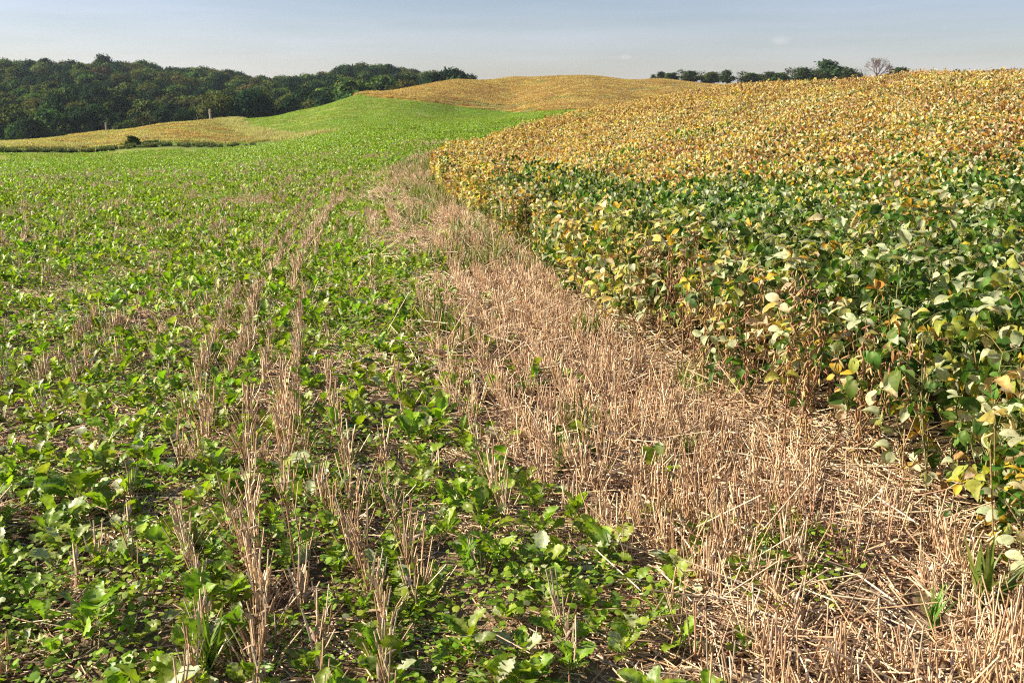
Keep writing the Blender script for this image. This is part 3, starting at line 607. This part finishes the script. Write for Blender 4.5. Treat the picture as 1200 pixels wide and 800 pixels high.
scatter('dry_grass', TK, x, y, rng.uniform(0, 6.28, len(x)), rng.uniform(.6, 1.3, len(x)), rng.integers(0, 4, len(x)), 'pale dry grass along the contour strip and above the bank')
EG = [grass_mesh(i, 70, .14, .08, .3, [(.12, .19, .04), (.2, .24, .06), (.4, .34, .18)], [3, 2, 2]) for i in range(5)]
x, y = grid(-6, 10, 3, 40, .2); k = in_view(x, y); x, y = x[k], y[k]; U, G = edge(x, y); r = np.hypot(x, y)
k = (U > -1.3) & (U < .35) & (rng.random(len(x)) < np.where(r > 9, .36 * sstep(-1.1, -.2, U), .02)); x, y = x[k], y[k]
scatter('edge_grass', EG, x, y, rng.uniform(0, 6.28, len(x)), rng.uniform(.6, 1.3, len(x)), rng.integers(0, 5, len(x)), 'weedy grass along the edge of the soybeans')

# ------------------------------------------------------------------ soybeans
x, y = grid(-3, 14, 1.5, 12, .215, .35); k = in_view(x, y, 10); x, y = x[k], y[k]; x, y, U, G = snap(x, y, .25)
k = U > .05; x, y, U = x[k], y[k], U[k]; r = np.hypot(x, y); o_ = np.argsort(r)[:300]; RC = r[o_[-1]]
x, y, U, r = x[o_], y[o_], U[o_], r[o_]; mat_ = maturity(x, y, U); zz = height(x, y); AZ = azpx(x, y)
def trifoliate(g, pal):
    """three leaflets on a petiole, in metres, growing along +y and up"""
    mb = MB(); pl = g.uniform(.09, .17); rise = g.uniform(.3, .8); tip = np.array([0, pl * math.cos(rise), pl * math.sin(rise)])
    V, Q = tube([(0, 0, 0), tip * .5 + (0, 0, .012), tip], [.0022, .0016, .0013], 3); mb.add(V, Q, np.array([.22, .25, .09]) if pal in (DG, MG, SG) else np.array([.4, .28, .12]))
    for k_, (w, s) in enumerate([(0, 1.1), (1.35, .95), (-1.35, .95)]):
        T = LEAF_F[g.integers(0, 6)]; L = g.uniform(.05, .076) * s
        M = euler_m(np.array([g.normal(-.35, .65)]), np.array([g.normal(0, .6)]), np.array([w]), np.array([L]), (tip + np.array([-math.sin(w), math.cos(w), 0]) * .012)[None])
        cc = np.tile(np.array(pal) * g.uniform(.85, 1.15), (len(T[0]), 1)); mid = np.abs(T[0][:, 0]) < .02; cc[mid] = cc[mid] * .6 + np.array([.42, .42, .22]) * .4
        mb.inst(T[0], T[1], M, cc[None])
    return mb.mesh('leaf', M_SOY)
g_ = np.random.default_rng(11); TRI = [[trifoliate(g_, p) for _ in range(5)] for p in PAL]
def stem_mesh(g, dry):
    mb = MB(); H = g.uniform(.66, .86); c = np.array([.34, .22, .12]) if dry else np.array([.24, .24, .09]); nodes = []
    z = np.linspace(0, H, 6); pts = np.stack([g.normal(0, .012, 6).cumsum(), g.normal(0, .012, 6).cumsum(), z], -1); V, Q = tube(pts, np.linspace(.0045, .0022, 6), 4); mb.add(V, Q, c)
    for f in np.linspace(.15, 1, 13): nodes.append(np.array([np.interp(f * H, z, pts[:, i]) for i in range(3)]))
    for _ in range(3):
        f = g.uniform(.15, .5); b = np.array([np.interp(f * H, z, pts[:, i]) for i in range(3)]); w = g.uniform(0, 6.28); e = b + np.array([math.cos(w) * .12, math.sin(w) * .12, g.uniform(.25, .4)])
        V, Q = tube([b, (b + e) / 2 + np.array([math.cos(w), math.sin(w), 0]) * .03, e], [.003, .0025, .0016], 3); mb.add(V, Q, c); nodes += [e, (b + e) / 2 + np.array([math.cos(w), math.sin(w), 0]) * .03]
    return mb.mesh('stem', M_STEM), nodes
STEMS = [stem_mesh(g_, False) for _ in range(6)]; DSTEMS = [stem_mesh(g_, True) for _ in range(6)]
PODM = []
for i, c in enumerate([(.36, .22, .11), (.45, .31, .14), (.27, .22, .08), (.28, .15, .08)]):
    mb = MB(); V, Q = pod(i); mb.add(V * .045, Q, c); PODM.append(mb.mesh('pod', M_STEM))
SOYK = {'G': ('leafy dark green soybean plant inside the near part of the field', 'green soybean plants'),
        'M': ('soybean plant with green, cream and yellow leaves mixed', 'part yellowed soybean plants'),
        'Y': ('ripening soybean plant with mostly yellow, cream and tan leaves', 'yellow and tan soybean plants'),
        'B': ('nearly bare brown soybean plant hung with dry pods at the field edge', 'bare podded soybean plants at the field edge')}
for a_, b_, c_, u_, m_, az_, r_ in zip(x, y, zz, U, mat_, AZ, r):
    kd = 'G' if m_ < .22 else 'M' if m_ < .6 else 'Y'
    if u_ < .7 and az_ > 760: kd = 'B' if (random.random() < .85 and az_ < 1120) else 'M'
    elif u_ < 1.0 and 760 < az_ < 1120 and random.random() < .3: kd = 'B'
    root = bpy.data.objects.new('soybean_plant', None); COL.objects.link(root); root.location = (a_, b_, c_); root.rotation_euler = (random.gauss(0, .08), random.gauss(0, .08), random.uniform(0, 6.28)); root.scale = (1, 1, random.uniform(.88, 1.08))
    wz_ = ' on the field edge' if u_ < .5 else ' just behind the edge' if u_ < 1.2 else ' deeper in the field'; sz_ = ', near right' if az_ > 1000 else ', further left' if az_ < 800 else ''
    lb_ = {'G': 'leafy green soybean plant', 'M': 'mixed green and cream soybean plant', 'Y': 'ripening cream and yellow soybean plant', 'B': 'nearly bare brown soybean plant hung with pods'}[kd]
    root['label'] = lb_ + wz_ + sz_; root['group'] = root['label'] + ' (alike)'; root['category'] = 'plant'
    dry = kd in 'BY'; me, nodes = random.choice(DSTEMS if dry else STEMS); obj('stem', me, root)
    wts = KW[{'B': 'M', 'Y': 'M'}.get(kd, kd)]
    nl = {'G': 30, 'M': 28, 'Y': 25, 'B': 9}[kd]
    pool = nodes[3:] if u_ > .7 else nodes
    for j in range(nl):
        nd = random.choice(pool[3:] if kd == 'B' else pool); ci_ = random.choices(range(9), wts)[0]
        obj('leaf', random.choice(TRI[ci_]), root, nd, (random.gauss(0, .25), random.gauss(0, .25), random.uniform(0, 6.28)), random.uniform(.75, 1.2))
    for j in range({'G': 0, 'M': 4, 'Y': 7, 'B': 72}[kd]):
        nd = random.choice(nodes); obj('pod', random.choice(PODM), root, nd + np.array([random.gauss(0, .012), random.gauss(0, .012), random.gauss(0, .03)]), (random.gauss(0, .6), random.gauss(0, .6), random.uniform(0, 6.28)), random.uniform(.8, 1.25))
# canopy beyond them, in patches laid along the rows
KN = ['G', 'M', 'Y', 'D']
def kinds_for(m, r):
    q = m + rng.normal(0, .14, len(m)); k = np.where(q < .25, 0, np.where(q < .6, 1, 2)); return np.where((k == 2) & (rng.random(len(m)) < sstep(14, 45, r)), 3, k)
x, y = grid(-4, 34, 1.5, 30, .44, .3); k = in_view(x, y, 30); x, y = x[k], y[k]; U, G = edge(x, y); r = np.hypot(x, y)
k = (U > .2) & (r < 28) & ((r > RC - .05) | (azpx(x, y) > 1240)); x, y, U, G, r = x[k], y[k], U[k], G[k], r[k]
kk = kinds_for(maturity(x, y, U), r); ed = (U < .75)
P1 = [canopy_mesh(kd, 560, .3, .060, True, .82, stems=8) for kd in KN for _ in range(3)] + [canopy_mesh(kd, 500, .24, .060, True, .76, edge_=True, stems=14) for kd in KN for _ in range(2)]
ix = np.where(ed, 12 + kk * 2 + rng.integers(0, 2, len(x)), kk * 3 + rng.integers(0, 3, len(x)))
rz = np.arctan2(G[:, 1], G[:, 0]) + math.pi * rng.integers(0, 2, len(x))
zs = rng.uniform(.9, 1.1, len(x)) * (1 + .07 * np.cos(U * 2 * math.pi / .8))
scatter('soybean_canopy', P1, x, y, rz, np.stack([rng.uniform(.95, 1.1, len(x))] * 2 + [zs], -1), ix, 'dense ripening soybean canopy further into the field')
x, y = grid(-6, 75, 15, 125, .62, .3); k = in_view(x, y, 30); x, y = x[k], y[k]; U, G = edge(x, y); r = np.hypot(x, y); gold, *_ = zones(x, y)
k = (U > .2) & (r >= 27.6) & (r < 105); x, y, U, G, r = x[k], y[k], U[k], G[k], r[k]
kk = kinds_for(maturity(x, y, U), r)
P2 = [canopy_mesh(kd, 760, .42, .068, False, .82) for kd in KN for _ in range(3)]
rz = np.arctan2(G[:, 1], G[:, 0]) + math.pi * rng.integers(0, 2, len(x))
zs = rng.uniform(.92, 1.08, len(x)) * (1 + np.where(r > 40, .2, .12) * np.cos(U * 2 * math.pi / .8 + .5))
scatter('soybean_hillside', P2, x, y, rz, np.stack([rng.uniform(.95, 1.1, len(x))] * 2 + [zs], -1), kk * 3 + rng.integers(0, 3, len(x)), 'golden soybean canopy climbing to the near crest')
x, y = grid(-110, 130, 80, 240, 1.7, .4); k = in_view(x, y, 10); x, y = x[k], y[k]; U, G = edge(x, y); r = np.hypot(x, y); gold, left, track, bank, _, a = zones(x, y)
gh = (gold > .3) & (U < 8) & (r < 236); lf = (left > .6) & (np.abs(track) > 2.2) & (r < 175); k = gh | lf; x, y, r, lf, gd_ = x[k], y[k], r[k], lf[k], gold[k]; a = a[k]
P3 = [canopy_mesh('D', 1500, 1.15, .10, False, .7, low=.3) for _ in range(4)] + [canopy_mesh('Y', 1500, 1.15, .10, False, .7, low=.3) for _ in range(2)] + [canopy_mesh('M', 1200, 1.15, .10, False, .5) for _ in range(2)] + [canopy_mesh('L', 1300, 1.15, .09, False, .5) for _ in range(3)]
gn = fnoise(x * .05 + 3, y * .12 + 8)
ix = np.where(lf & (rng.random(len(x)) < .8 + .2 * sstep(200, 20, a)), rng.integers(8, 11, len(x)), np.where(rng.random(len(x)) < sstep(.52, .66, gn) * .7, rng.integers(6, 8, len(x)), rng.integers(0, 5, len(x))))
scatter('golden_far_field', P3, x, y, rng.uniform(0, 6.28, len(x)), np.stack([np.ones(len(x))] * 2 + [np.where(lf, .45, .62) * np.where(lf, 1, .45 + .55 * sstep(0, 8, gd_))], -1), ix, 'golden ripe crop on the far hill and the lower left field')

# ------------------------------------------------------------------ trees
def crown_mesh(name, g, lobes, leaves, size, cols, wts, W=1.0, H=1.0, base=.3, core=True, gap=0.0):
    mb = MB(); L = []
    for i in range(lobes):
        t = g.uniform(0, 1); w = g.uniform(0, 6.28); rad = (1 - abs(t - .4) * 1.1) * .34 * W * math.sqrt(g.random()); L.append((rad * math.cos(w), rad * math.sin(w), base + (1 - base - .14) * t, g.uniform(.13, .21)))
    sph_t = np.linspace(0, math.pi, 6); per = leaves // lobes; sq = .6
    for cx, cy, cz, lr in L:
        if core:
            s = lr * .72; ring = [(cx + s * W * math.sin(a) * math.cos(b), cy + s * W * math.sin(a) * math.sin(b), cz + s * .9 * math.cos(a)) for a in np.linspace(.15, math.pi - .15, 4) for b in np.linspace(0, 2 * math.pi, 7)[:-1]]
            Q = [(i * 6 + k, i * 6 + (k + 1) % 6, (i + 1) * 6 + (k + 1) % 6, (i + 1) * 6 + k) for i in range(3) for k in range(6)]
            mb.add(np.array(ring), np.array(Q), np.array(cols[0]) * .6)  # darker core: the inner shade of the crown put into its colour
        d = g.normal(0, 1, (per, 3)); d /= np.linalg.norm(d, axis=1)[:, None]; rr_ = lr * g.uniform(.7, 1.12, per) ; p = np.array([cx, cy, cz]) + d * rr_[:, None] * np.array([W, W, .85])
        s = size * g.uniform(.6, 1.4, per); M = euler_m(np.arccos(np.clip(d[:, 2], -1, 1)) * .8 + g.normal(0, .5, per), g.normal(0, .5, per), np.arctan2(d[:, 1], d[:, 0]) + math.pi / 2, s, p)
        V = np.array([(-.5, -.4, 0), (.45, -.5, .1), (.5, .45, 0), (-.4, .5, -.1)]); base_c = pick(cols, 1, wts, .18, g)
        mb.inst(V, np.array([(0, 1, 2, 3)]), M, base_c * g.uniform(.7, 1.3, (per, 1)))
    return mb.mesh(name, M_TREE, False)
def trunk_mesh(g, H=.5, r0=.022, limbs=5, c=(.13, .10, .075)):
    mb = MB(); V, Q = tube([(0, 0, -.03), (.01, 0, H * .4), (-.01, .01, H), (.01, 0, H * 1.5)], [r0 * 1.25, r0, r0 * .7, r0 * .2], 6); mb.add(V, Q, c)
    for _ in range(limbs):
        z = g.uniform(H * .5, H * 1.1); w = g.uniform(0, 6.28); l = g.uniform(.15, .3); e = np.array([math.cos(w) * l, math.sin(w) * l, z + l * .9]); V, Q = tube([(0, 0, z), (e * [.5, .5, 0] + [0, 0, (z + e[2]) / 2 - .03]), e], [r0 * .5, r0 * .3, r0 * .1], 4); mb.add(V, Q, c)
    return mb.mesh('trunk', M_BARK)
TG = [(.018, .046, .02), (.036, .08, .026), (.075, .125, .03), (.13, .165, .04)]
gt = np.random.default_rng(21)
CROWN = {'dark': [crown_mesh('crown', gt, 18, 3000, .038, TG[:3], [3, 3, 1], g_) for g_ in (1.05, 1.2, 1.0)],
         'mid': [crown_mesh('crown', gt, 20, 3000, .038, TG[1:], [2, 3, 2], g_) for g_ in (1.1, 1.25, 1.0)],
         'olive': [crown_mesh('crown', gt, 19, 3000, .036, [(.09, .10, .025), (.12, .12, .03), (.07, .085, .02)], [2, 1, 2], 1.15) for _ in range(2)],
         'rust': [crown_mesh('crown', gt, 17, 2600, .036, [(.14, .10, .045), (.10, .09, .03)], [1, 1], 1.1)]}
TRUNK = [trunk_mesh(gt) for _ in range(4)]
TL = {'dark': ('dark green broadleaf tree in the wood on the left hill', 'dark green trees of the wood'), 'mid': ('mid green broadleaf tree in the wood on the left hill', 'mid green trees of the wood'),
      'olive': ('olive yellow green tree among the darker trees of the wood', 'olive trees of the wood'), 'rust': ('rusty brown tinged tree among the green trees of the wood', 'rusty trees of the wood')}
def tree(px, d, h, kind, label=None, group=None, wide=1.0, name='broadleaf_tree', crown=None, sink=0.0):
    X, Y, _ = P(px, 150, d); root = bpy.data.objects.new(name, None); COL.objects.link(root); root.location = (X, Y, h1(X, Y) - sink)
    lb, gp = TL.get(kind, (None, None)); root['label'] = label or lb; root['category'] = 'tree'
    if group or (not label and gp): root['group'] = group or gp
    root.scale = (h * wide, h * wide, h); root.rotation_euler = (0, 0, random.uniform(0, 6.28))
    obj('crown', crown or random.choice(CROWN[kind]), root); obj('trunk', random.choice(TRUNK), root); return root
# the wood: spots on a jittered grid between the fields and the ridge
x, y = grid(-330, 40, 150, 560, 7.6, .38); r = np.hypot(x, y); a = azpx(x, y)
r0_ = np.interp(a, [-200, 0, 130, 270, 350, 430, 500, 560], [222, 222, 225, 226, 226, 232, 250, 330]); k = (a > -110) & (a < 548) & (r > r0_) & (r < 548); x, y, r, a, r0_k = x[k], y[k], r[k], a[k], r0_[k]
z = height(x, y); hh = rng.uniform(8, 12.5, len(x)); tn = fnoise(x * .02, y * .02 + 5)
# how high each crown's top shows above what stands in front decides which trees are kept as single trees
top = 112 - (z + hh - EYE) / r * F; vis = np.zeros(len(x)); od = np.argsort(r); sky_line = np.full(140, 190.0)
for q in od:
    b = int(np.clip((a[q] + 110) / 5, 0, 139)); lo, hi = max(b - 2, 0), min(b + 3, 140); cur = sky_line[lo:hi].mean(); vis[q] = (cur - top[q]) * hh[q] / r[q]; sky_line[lo:hi] = np.minimum(sky_line[lo:hi], top[q] + 1)
inv = (a > -25) & (a < 545); rank = np.argsort(-(vis + 100 * inv * (vis > 0))); keep = np.zeros(len(x), bool); keep[rank[:285]] = True
kn_ = ['dark', 'mid', 'olive', 'rust']; kind_ = rng.choice(4, len(x), p=[.50, .37, .115, .015])
for i in np.where(keep)[0]:
    root = bpy.data.objects.new('broadleaf_tree', None); COL.objects.link(root); root.location = (x[i], y[i], z[i]); kd = kn_[kind_[i]]; zn_ = 'at the front edge of the wood' if r[i] < r0_k[i] + 14 else 'on the skyline of the wooded hill' if r[i] > 480 else 'on the lower slope of the wooded hill' if r[i] < 340 else 'high on the wooded hill'
    sd_ = 'far left' if a[i] < 180 else 'middle' if a[i] < 360 else 'right end'
    root['label'] = '%s tree %s, %s of the wood' % ({'dark': 'dark green', 'mid': 'mid green', 'olive': 'olive yellow', 'rust': 'rusty brown'}[kd], zn_, sd_); root['group'] = root['label'] + ' (alike)'; root['category'] = 'tree'
    w_ = random.uniform(.85, 1.2); root.scale = (hh[i] * w_, hh[i] * w_, hh[i]); root.rotation_euler = (0, 0, random.uniform(0, 6.28)); obj('crown', random.choice(CROWN[kd]), root); obj('trunk', random.choice(TRUNK), root)
allc = CROWN['dark'] + CROWN['mid'] + CROWN['olive']; j = ~keep
scatter('distant_wood', allc, x[j], y[j], rng.uniform(0, 6.28, j.sum()), hh[j], rng.integers(0, len(allc), j.sum()), 'the rest of the trees crowding the wooded hill behind')
tree(130, 500, 14.8, 'dark', 'tallest dark tree rising above the ridge of the wood', wide=1.05)
tree(176, 495, 14, 'mid', 'tall rounded tree on the ridge right of the tallest tree', wide=.95)
tree(60, 500, 13.5, 'dark', 'broad dark tree on the ridge left of the tallest tree', wide=1.0)
tree(288, 234, 9.5, 'olive', 'rounded olive green tree at the edge of the wood near the grass strip', wide=1.05)
# the line of trees behind the near crest, each with its own place and look
THIN = [crown_mesh('crown', gt, 22, 520, .035, [(.06, .085, .035), (.10, .10, .06), (.05, .07, .03)], [2, 1, 1], 1.1, core=False, base=.22) for _ in range(3)]
DENSE = [crown_mesh('crown', gt, 20, 1500, .045, [(.035, .06, .02), (.05, .08, .025)], [1, 1], 1.15, core=True, base=.2) for _ in range(2)]
for px, top_, w, cr, lb in [
    (766, 87, 7, DENSE[0], 'tiniest round bush at the left end of the tree line'), (774, 84, 9, DENSE[1], 'second small dark tree from the left end of the tree line'), (788, 85, 11, DENSE[0], 'low dark tree, third from the left end of the tree line'),
    (799, 80, 12, THIN[0], 'spiky thin topped tree in the left part of the tree line'), (811, 83, 14, DENSE[1], 'dense tree just right of the spiky thin one in the line'), (822, 82, 14, THIN[1], 'see-through tree in the middle of the left group of the line'),
    (834, 84, 12, DENSE[0], 'dark tree, third from the right of the left group in the line'), (843, 83, 12, THIN[2], 'airy tree, second from the right of the left group in the line'), (853, 82, 10, DENSE[1], 'narrow tree just left of the gap in the tree line'),
    (870, 82, 15, THIN[0], 'airy tree just right of the gap in the tree line'), (881, 86, 12, DENSE[0], 'small dark tree, second to the right of the gap'), (893, 86, 13, THIN[1], 'small airy tree, third to the right of the gap'), (904, 84, 14, DENSE[1], 'dark tree midway between the gap and the tallest tree'),
    (916, 85, 13, DENSE[0], 'low dark tree left of the thin grey tree in the line'), (930, 77, 17, THIN[2], 'tall thin grey green tree left of the tallest one in the line'), (944, 79, 17, DENSE[1], 'rounded tree, second to the left of the tallest in the line'), (956, 77, 15, THIN[0], 'thin purplish tree touching the tallest tree of the line'),
    (974, 70, 29, DENSE[0], 'tallest and broadest dark tree of the line behind the crest'), (994, 80, 14, DENSE[1], 'small tree just right of the tallest tree of the line'), (1005, 79, 14, THIN[1], 'airy tree between the tallest and the bare leaning tree'),
    (1052, 79, 20, DENSE[1], 'lone low bushy tree at the right end of the tree line')]:
    d = 345 + random.uniform(-12, 12); X, Y, zt = P(px, top_, d); zb = h1(X, Y); h = max(zt - zb, 2.5); wd = w / F * d / (h * .9)
    t = tree(px, d, h, 'x', lb, wide=wd / .55, crown=cr, name='tree')
    t.location = (X, Y, zb)
def bare_tree():
    d = 345; X, Y, zt = P(1030, 75, d); zb = h1(X, Y); H = zt - zb; g = np.random.default_rng(3)
    root = bpy.data.objects.new('bare_tree', None); COL.objects.link(root); root.location = (X, Y, zb); root['label'] = 'nearly leafless purplish tree leaning right near the end of the line'; root['category'] = 'tree'
    mt, mbr, ml = MB(), MB(), MB(); c = (.24, .16, .17)
    V, Q = tube([(-1.3, 0, 0), (-1.0, 0, H * .25), (-.5, 0, H * .4)], [.3, .24, .2], 6); mt.add(V, Q, c)
    def br(p, d_, L, rad, lev):
        e = p + d_ * L; V, Q = tube([p, (p + e) / 2 + g.normal(0, L * .05, 3), e], [rad, rad * .75, rad * .5], 4); mbr.add(V, Q, c)
        if lev == 0:
            k = 10; ml.inst(np.array([(-.5, -.4, 0), (.45, -.5, .1), (.5, .45, 0), (-.4, .5, -.1)]), np.array([(0, 1, 2, 3)]), euler_m(g.normal(0, 1, k), g.normal(0, 1, k), g.uniform(0, 6, k), g.uniform(.08, .22, k), e + g.normal(0, .35, (k, 3))), pick([(.22, .15, .15), (.16, .13, .09)], k, [1, 1])); return
        for _ in range(3 if lev > 2 else 2):
            n = d_ + g.normal(0, .34, 3) + np.array([.16, 0, .10]); n /= np.linalg.norm(n); br(e, n, L * g.uniform(.6, .85), rad * .55, lev - 1)
    for q in [(-.35, .1, .9), (.45, 0, .85), (.8, -.1, .6), (.1, .3, .9)]:
        v = np.array(q); v /= np.linalg.norm(v); br(np.array([-.5, 0, H * .4]), v, H * .27, .30, 4)
    obj('trunk', mt.mesh('trunk', M_BARK), root); obj('branches', mbr.mesh('branches', M_BARK), root); o = obj('crown', ml.mesh('crown', M_TREE, False), root); o['kind'] = 'stuff'
bare_tree()
# ------------------------------------------------------------------ bushes, posts and dead stumps
bush_c = [crown_mesh('bush', gt, 14, 1400, .07, [(.06, .10, .025), (.09, .14, .03), (.04, .07, .02)], [2, 2, 1], 1.5, base=.05) for _ in range(2)]
def bush(px, d, h, wd, lb, i=0):
    X, Y, _ = P(px, 150, d); o = obj('bush', bush_c[i], None, (X, Y, h1(X, Y) - .1), (0, 0, random.uniform(0, 6)), (wd, wd, h), label=lb, category='bush'); return o
bush(155, 92, 1.0, 1.2, 'small round dark green bush on the grass bank, left field')
bush(172, 93, .35, 1.0, 'low spreading dark bush just right of the round bush', 1)
bush(183, 93.5, .3, .9, 'flat dark clump second to the right of the round bush', 1)
bush(529, 33, .85, .7, 'small dark bush at the far tip of the soybean edge')
for px_, h_, w_, lb_ in [(782, 2.6, 3.5, 'low scrub between the two smallest trees of the line'), (806, 3.0, 4, 'low scrub under the spiky thin topped tree'), (829, 3.2, 4.5, 'low scrub in the middle of the left tree group'), (875, 3.2, 4, 'low scrub just right of the gap in the tree line'), (887, 2.8, 4, 'low scrub below the small dark tree right of the gap'), (911, 3.2, 4.5, 'low scrub left of the thin grey green tree'), (938, 4, 5, 'tall scrub under the rounded tree left of the tallest'), (963, 4.5, 5, 'tall scrub against the left foot of the tallest tree'), (986, 4.5, 5, 'tall scrub against the right foot of the tallest tree'), (1000, 4, 4.5, 'scrub between the tallest tree and the bare leaning tree'), (1016, 2.6, 3.5, 'low scrub at the foot of the bare leaning tree')]:
    bush(px_, 348, h_ * 1.35, w_ * 1.3, lb_, 1)
bush(519, 30.5, .6, .5, 'low weedy clump just left of the dark bush by the soybeans', 1)
def post(px, d, top_, rad, lb, c=(.42, .36, .30), name='wooden_post', lean=0.0):
    X, Y, zt = P(px, top_, d); zb = h1(X, Y); H = max(zt - zb, .6); print('post', px, H); mb = MB(); g = np.random.default_rng(int(px))
    zz_ = np.linspace(0, H, 9); V, Q = tube(np.stack([lean * zz_ + g.normal(0, .015, 9), g.normal(0, .015, 9), zz_ - .3], -1), np.linspace(rad * 1.1, rad * .85, 9), 8); mb.add(V, Q, c)
    k = len(V); mb.add(V[-8:], np.array([[0, 1, 2, 3], [0, 3, 4, 7], [4, 5, 6, 7]]), c)
    return obj(name, mb.mesh(name, M_BARK), None, (X, Y, zb), label=lb, category='post' if 'post' in name else 'dead tree')
post(123.5, 128, 141, .13, 'short weathered wooden post on the left, at the edge of the wood')
post(245.5, 139, 125, .14, 'tall pale wooden post standing before the wood at the field corner')
post(251.5, 139, 137, 0.1, 'short pale stump just right of the tall post', (.45, .38, .33), 'dead_stump', .18)
post(240, 139, 140, .2, 'low whitish stump just left of the tall post', (.55, .50, .48), 'dead_stump', .05)
post(232, 139, 137, .07, 'thin leaning purplish dead stem second left of the tall post', (.3, .22, .22), 'dead_stump', -.25)
# ------------------------------------------------------------------ green grass tufts standing out in the stubble
def grass_tuft(px, py, h, lb, n=22, s=3):
    X, Y = flat(px, py); obj('grass_tuft', GT[s % 3], None, (X, Y, h1(X, Y)), (0, 0, random.uniform(0, 6)), h, label=lb, category='grass tuft')
GT = [grass_mesh(i, 26, .05, .7, 1.2, [(.12, .22, .03), (.16, .26, .04), (.25, .30, .08)], [3, 2, 1], 1.3) for i in range(3)]
for px, py, h, lb in [(1150, 722, .28, 'tall green grass tuft at the lower right among dense stubble'), (1092, 738, .16, 'short green grass tuft just left of the tall one, lower right'), (690, 402, .16, 'green grass tuft in the stubble close to the soybean edge'),
                      (805, 545, .18, 'green grass tuft in the middle of the stubble strip'), (662, 505, .14, 'grass tuft with an arching blade left in the stubble strip'), (655, 560, .15, 'thin grass tuft below the arching grass tuft'), (770, 612, .13, 'small grass tuft near the lone radish plant in the stubble'), (245, 795, .2, 'bright green grass blades at the lower left beside the straw row')]:
    grass_tuft(px, py, h, lb, s=int(px))

# ------------------------------------------------------------------ air
def haze():
    x0, y0, z0, x1, y1, z1 = -6200, -6200, -17, 6200, 6200, 27
    V = [(x0, y0, z0), (x1, y0, z0), (x1, y1, z0), (x0, y1, z0), (x0, y0, z1), (x1, y0, z1), (x1, y1, z1), (x0, y1, z1)]
    me = bpy.data.meshes.new('haze'); me.from_pydata(V, [], [(3, 2, 1, 0), (4, 5, 6, 7), (0, 1, 5, 4), (1, 2, 6, 5), (2, 3, 7, 6), (3, 0, 4, 7)])
    m = bpy.data.materials.new('thin_haze'); m.use_nodes = True; n, l = m.node_tree.nodes, m.node_tree.links; n.clear()
    o = n.new('ShaderNodeOutputMaterial'); v = n.new('ShaderNodeVolumePrincipled'); v.inputs['Color'].default_value = (.70, .85, 1, 1); v.inputs['Density'].default_value = .00011; v.inputs['Anisotropy'].default_value = .2
    l.new(v.outputs[0], o.inputs['Volume']); me.materials.append(m); obj('haze', me, kind='stuff', label='thin bluish haze over the fields')
haze()
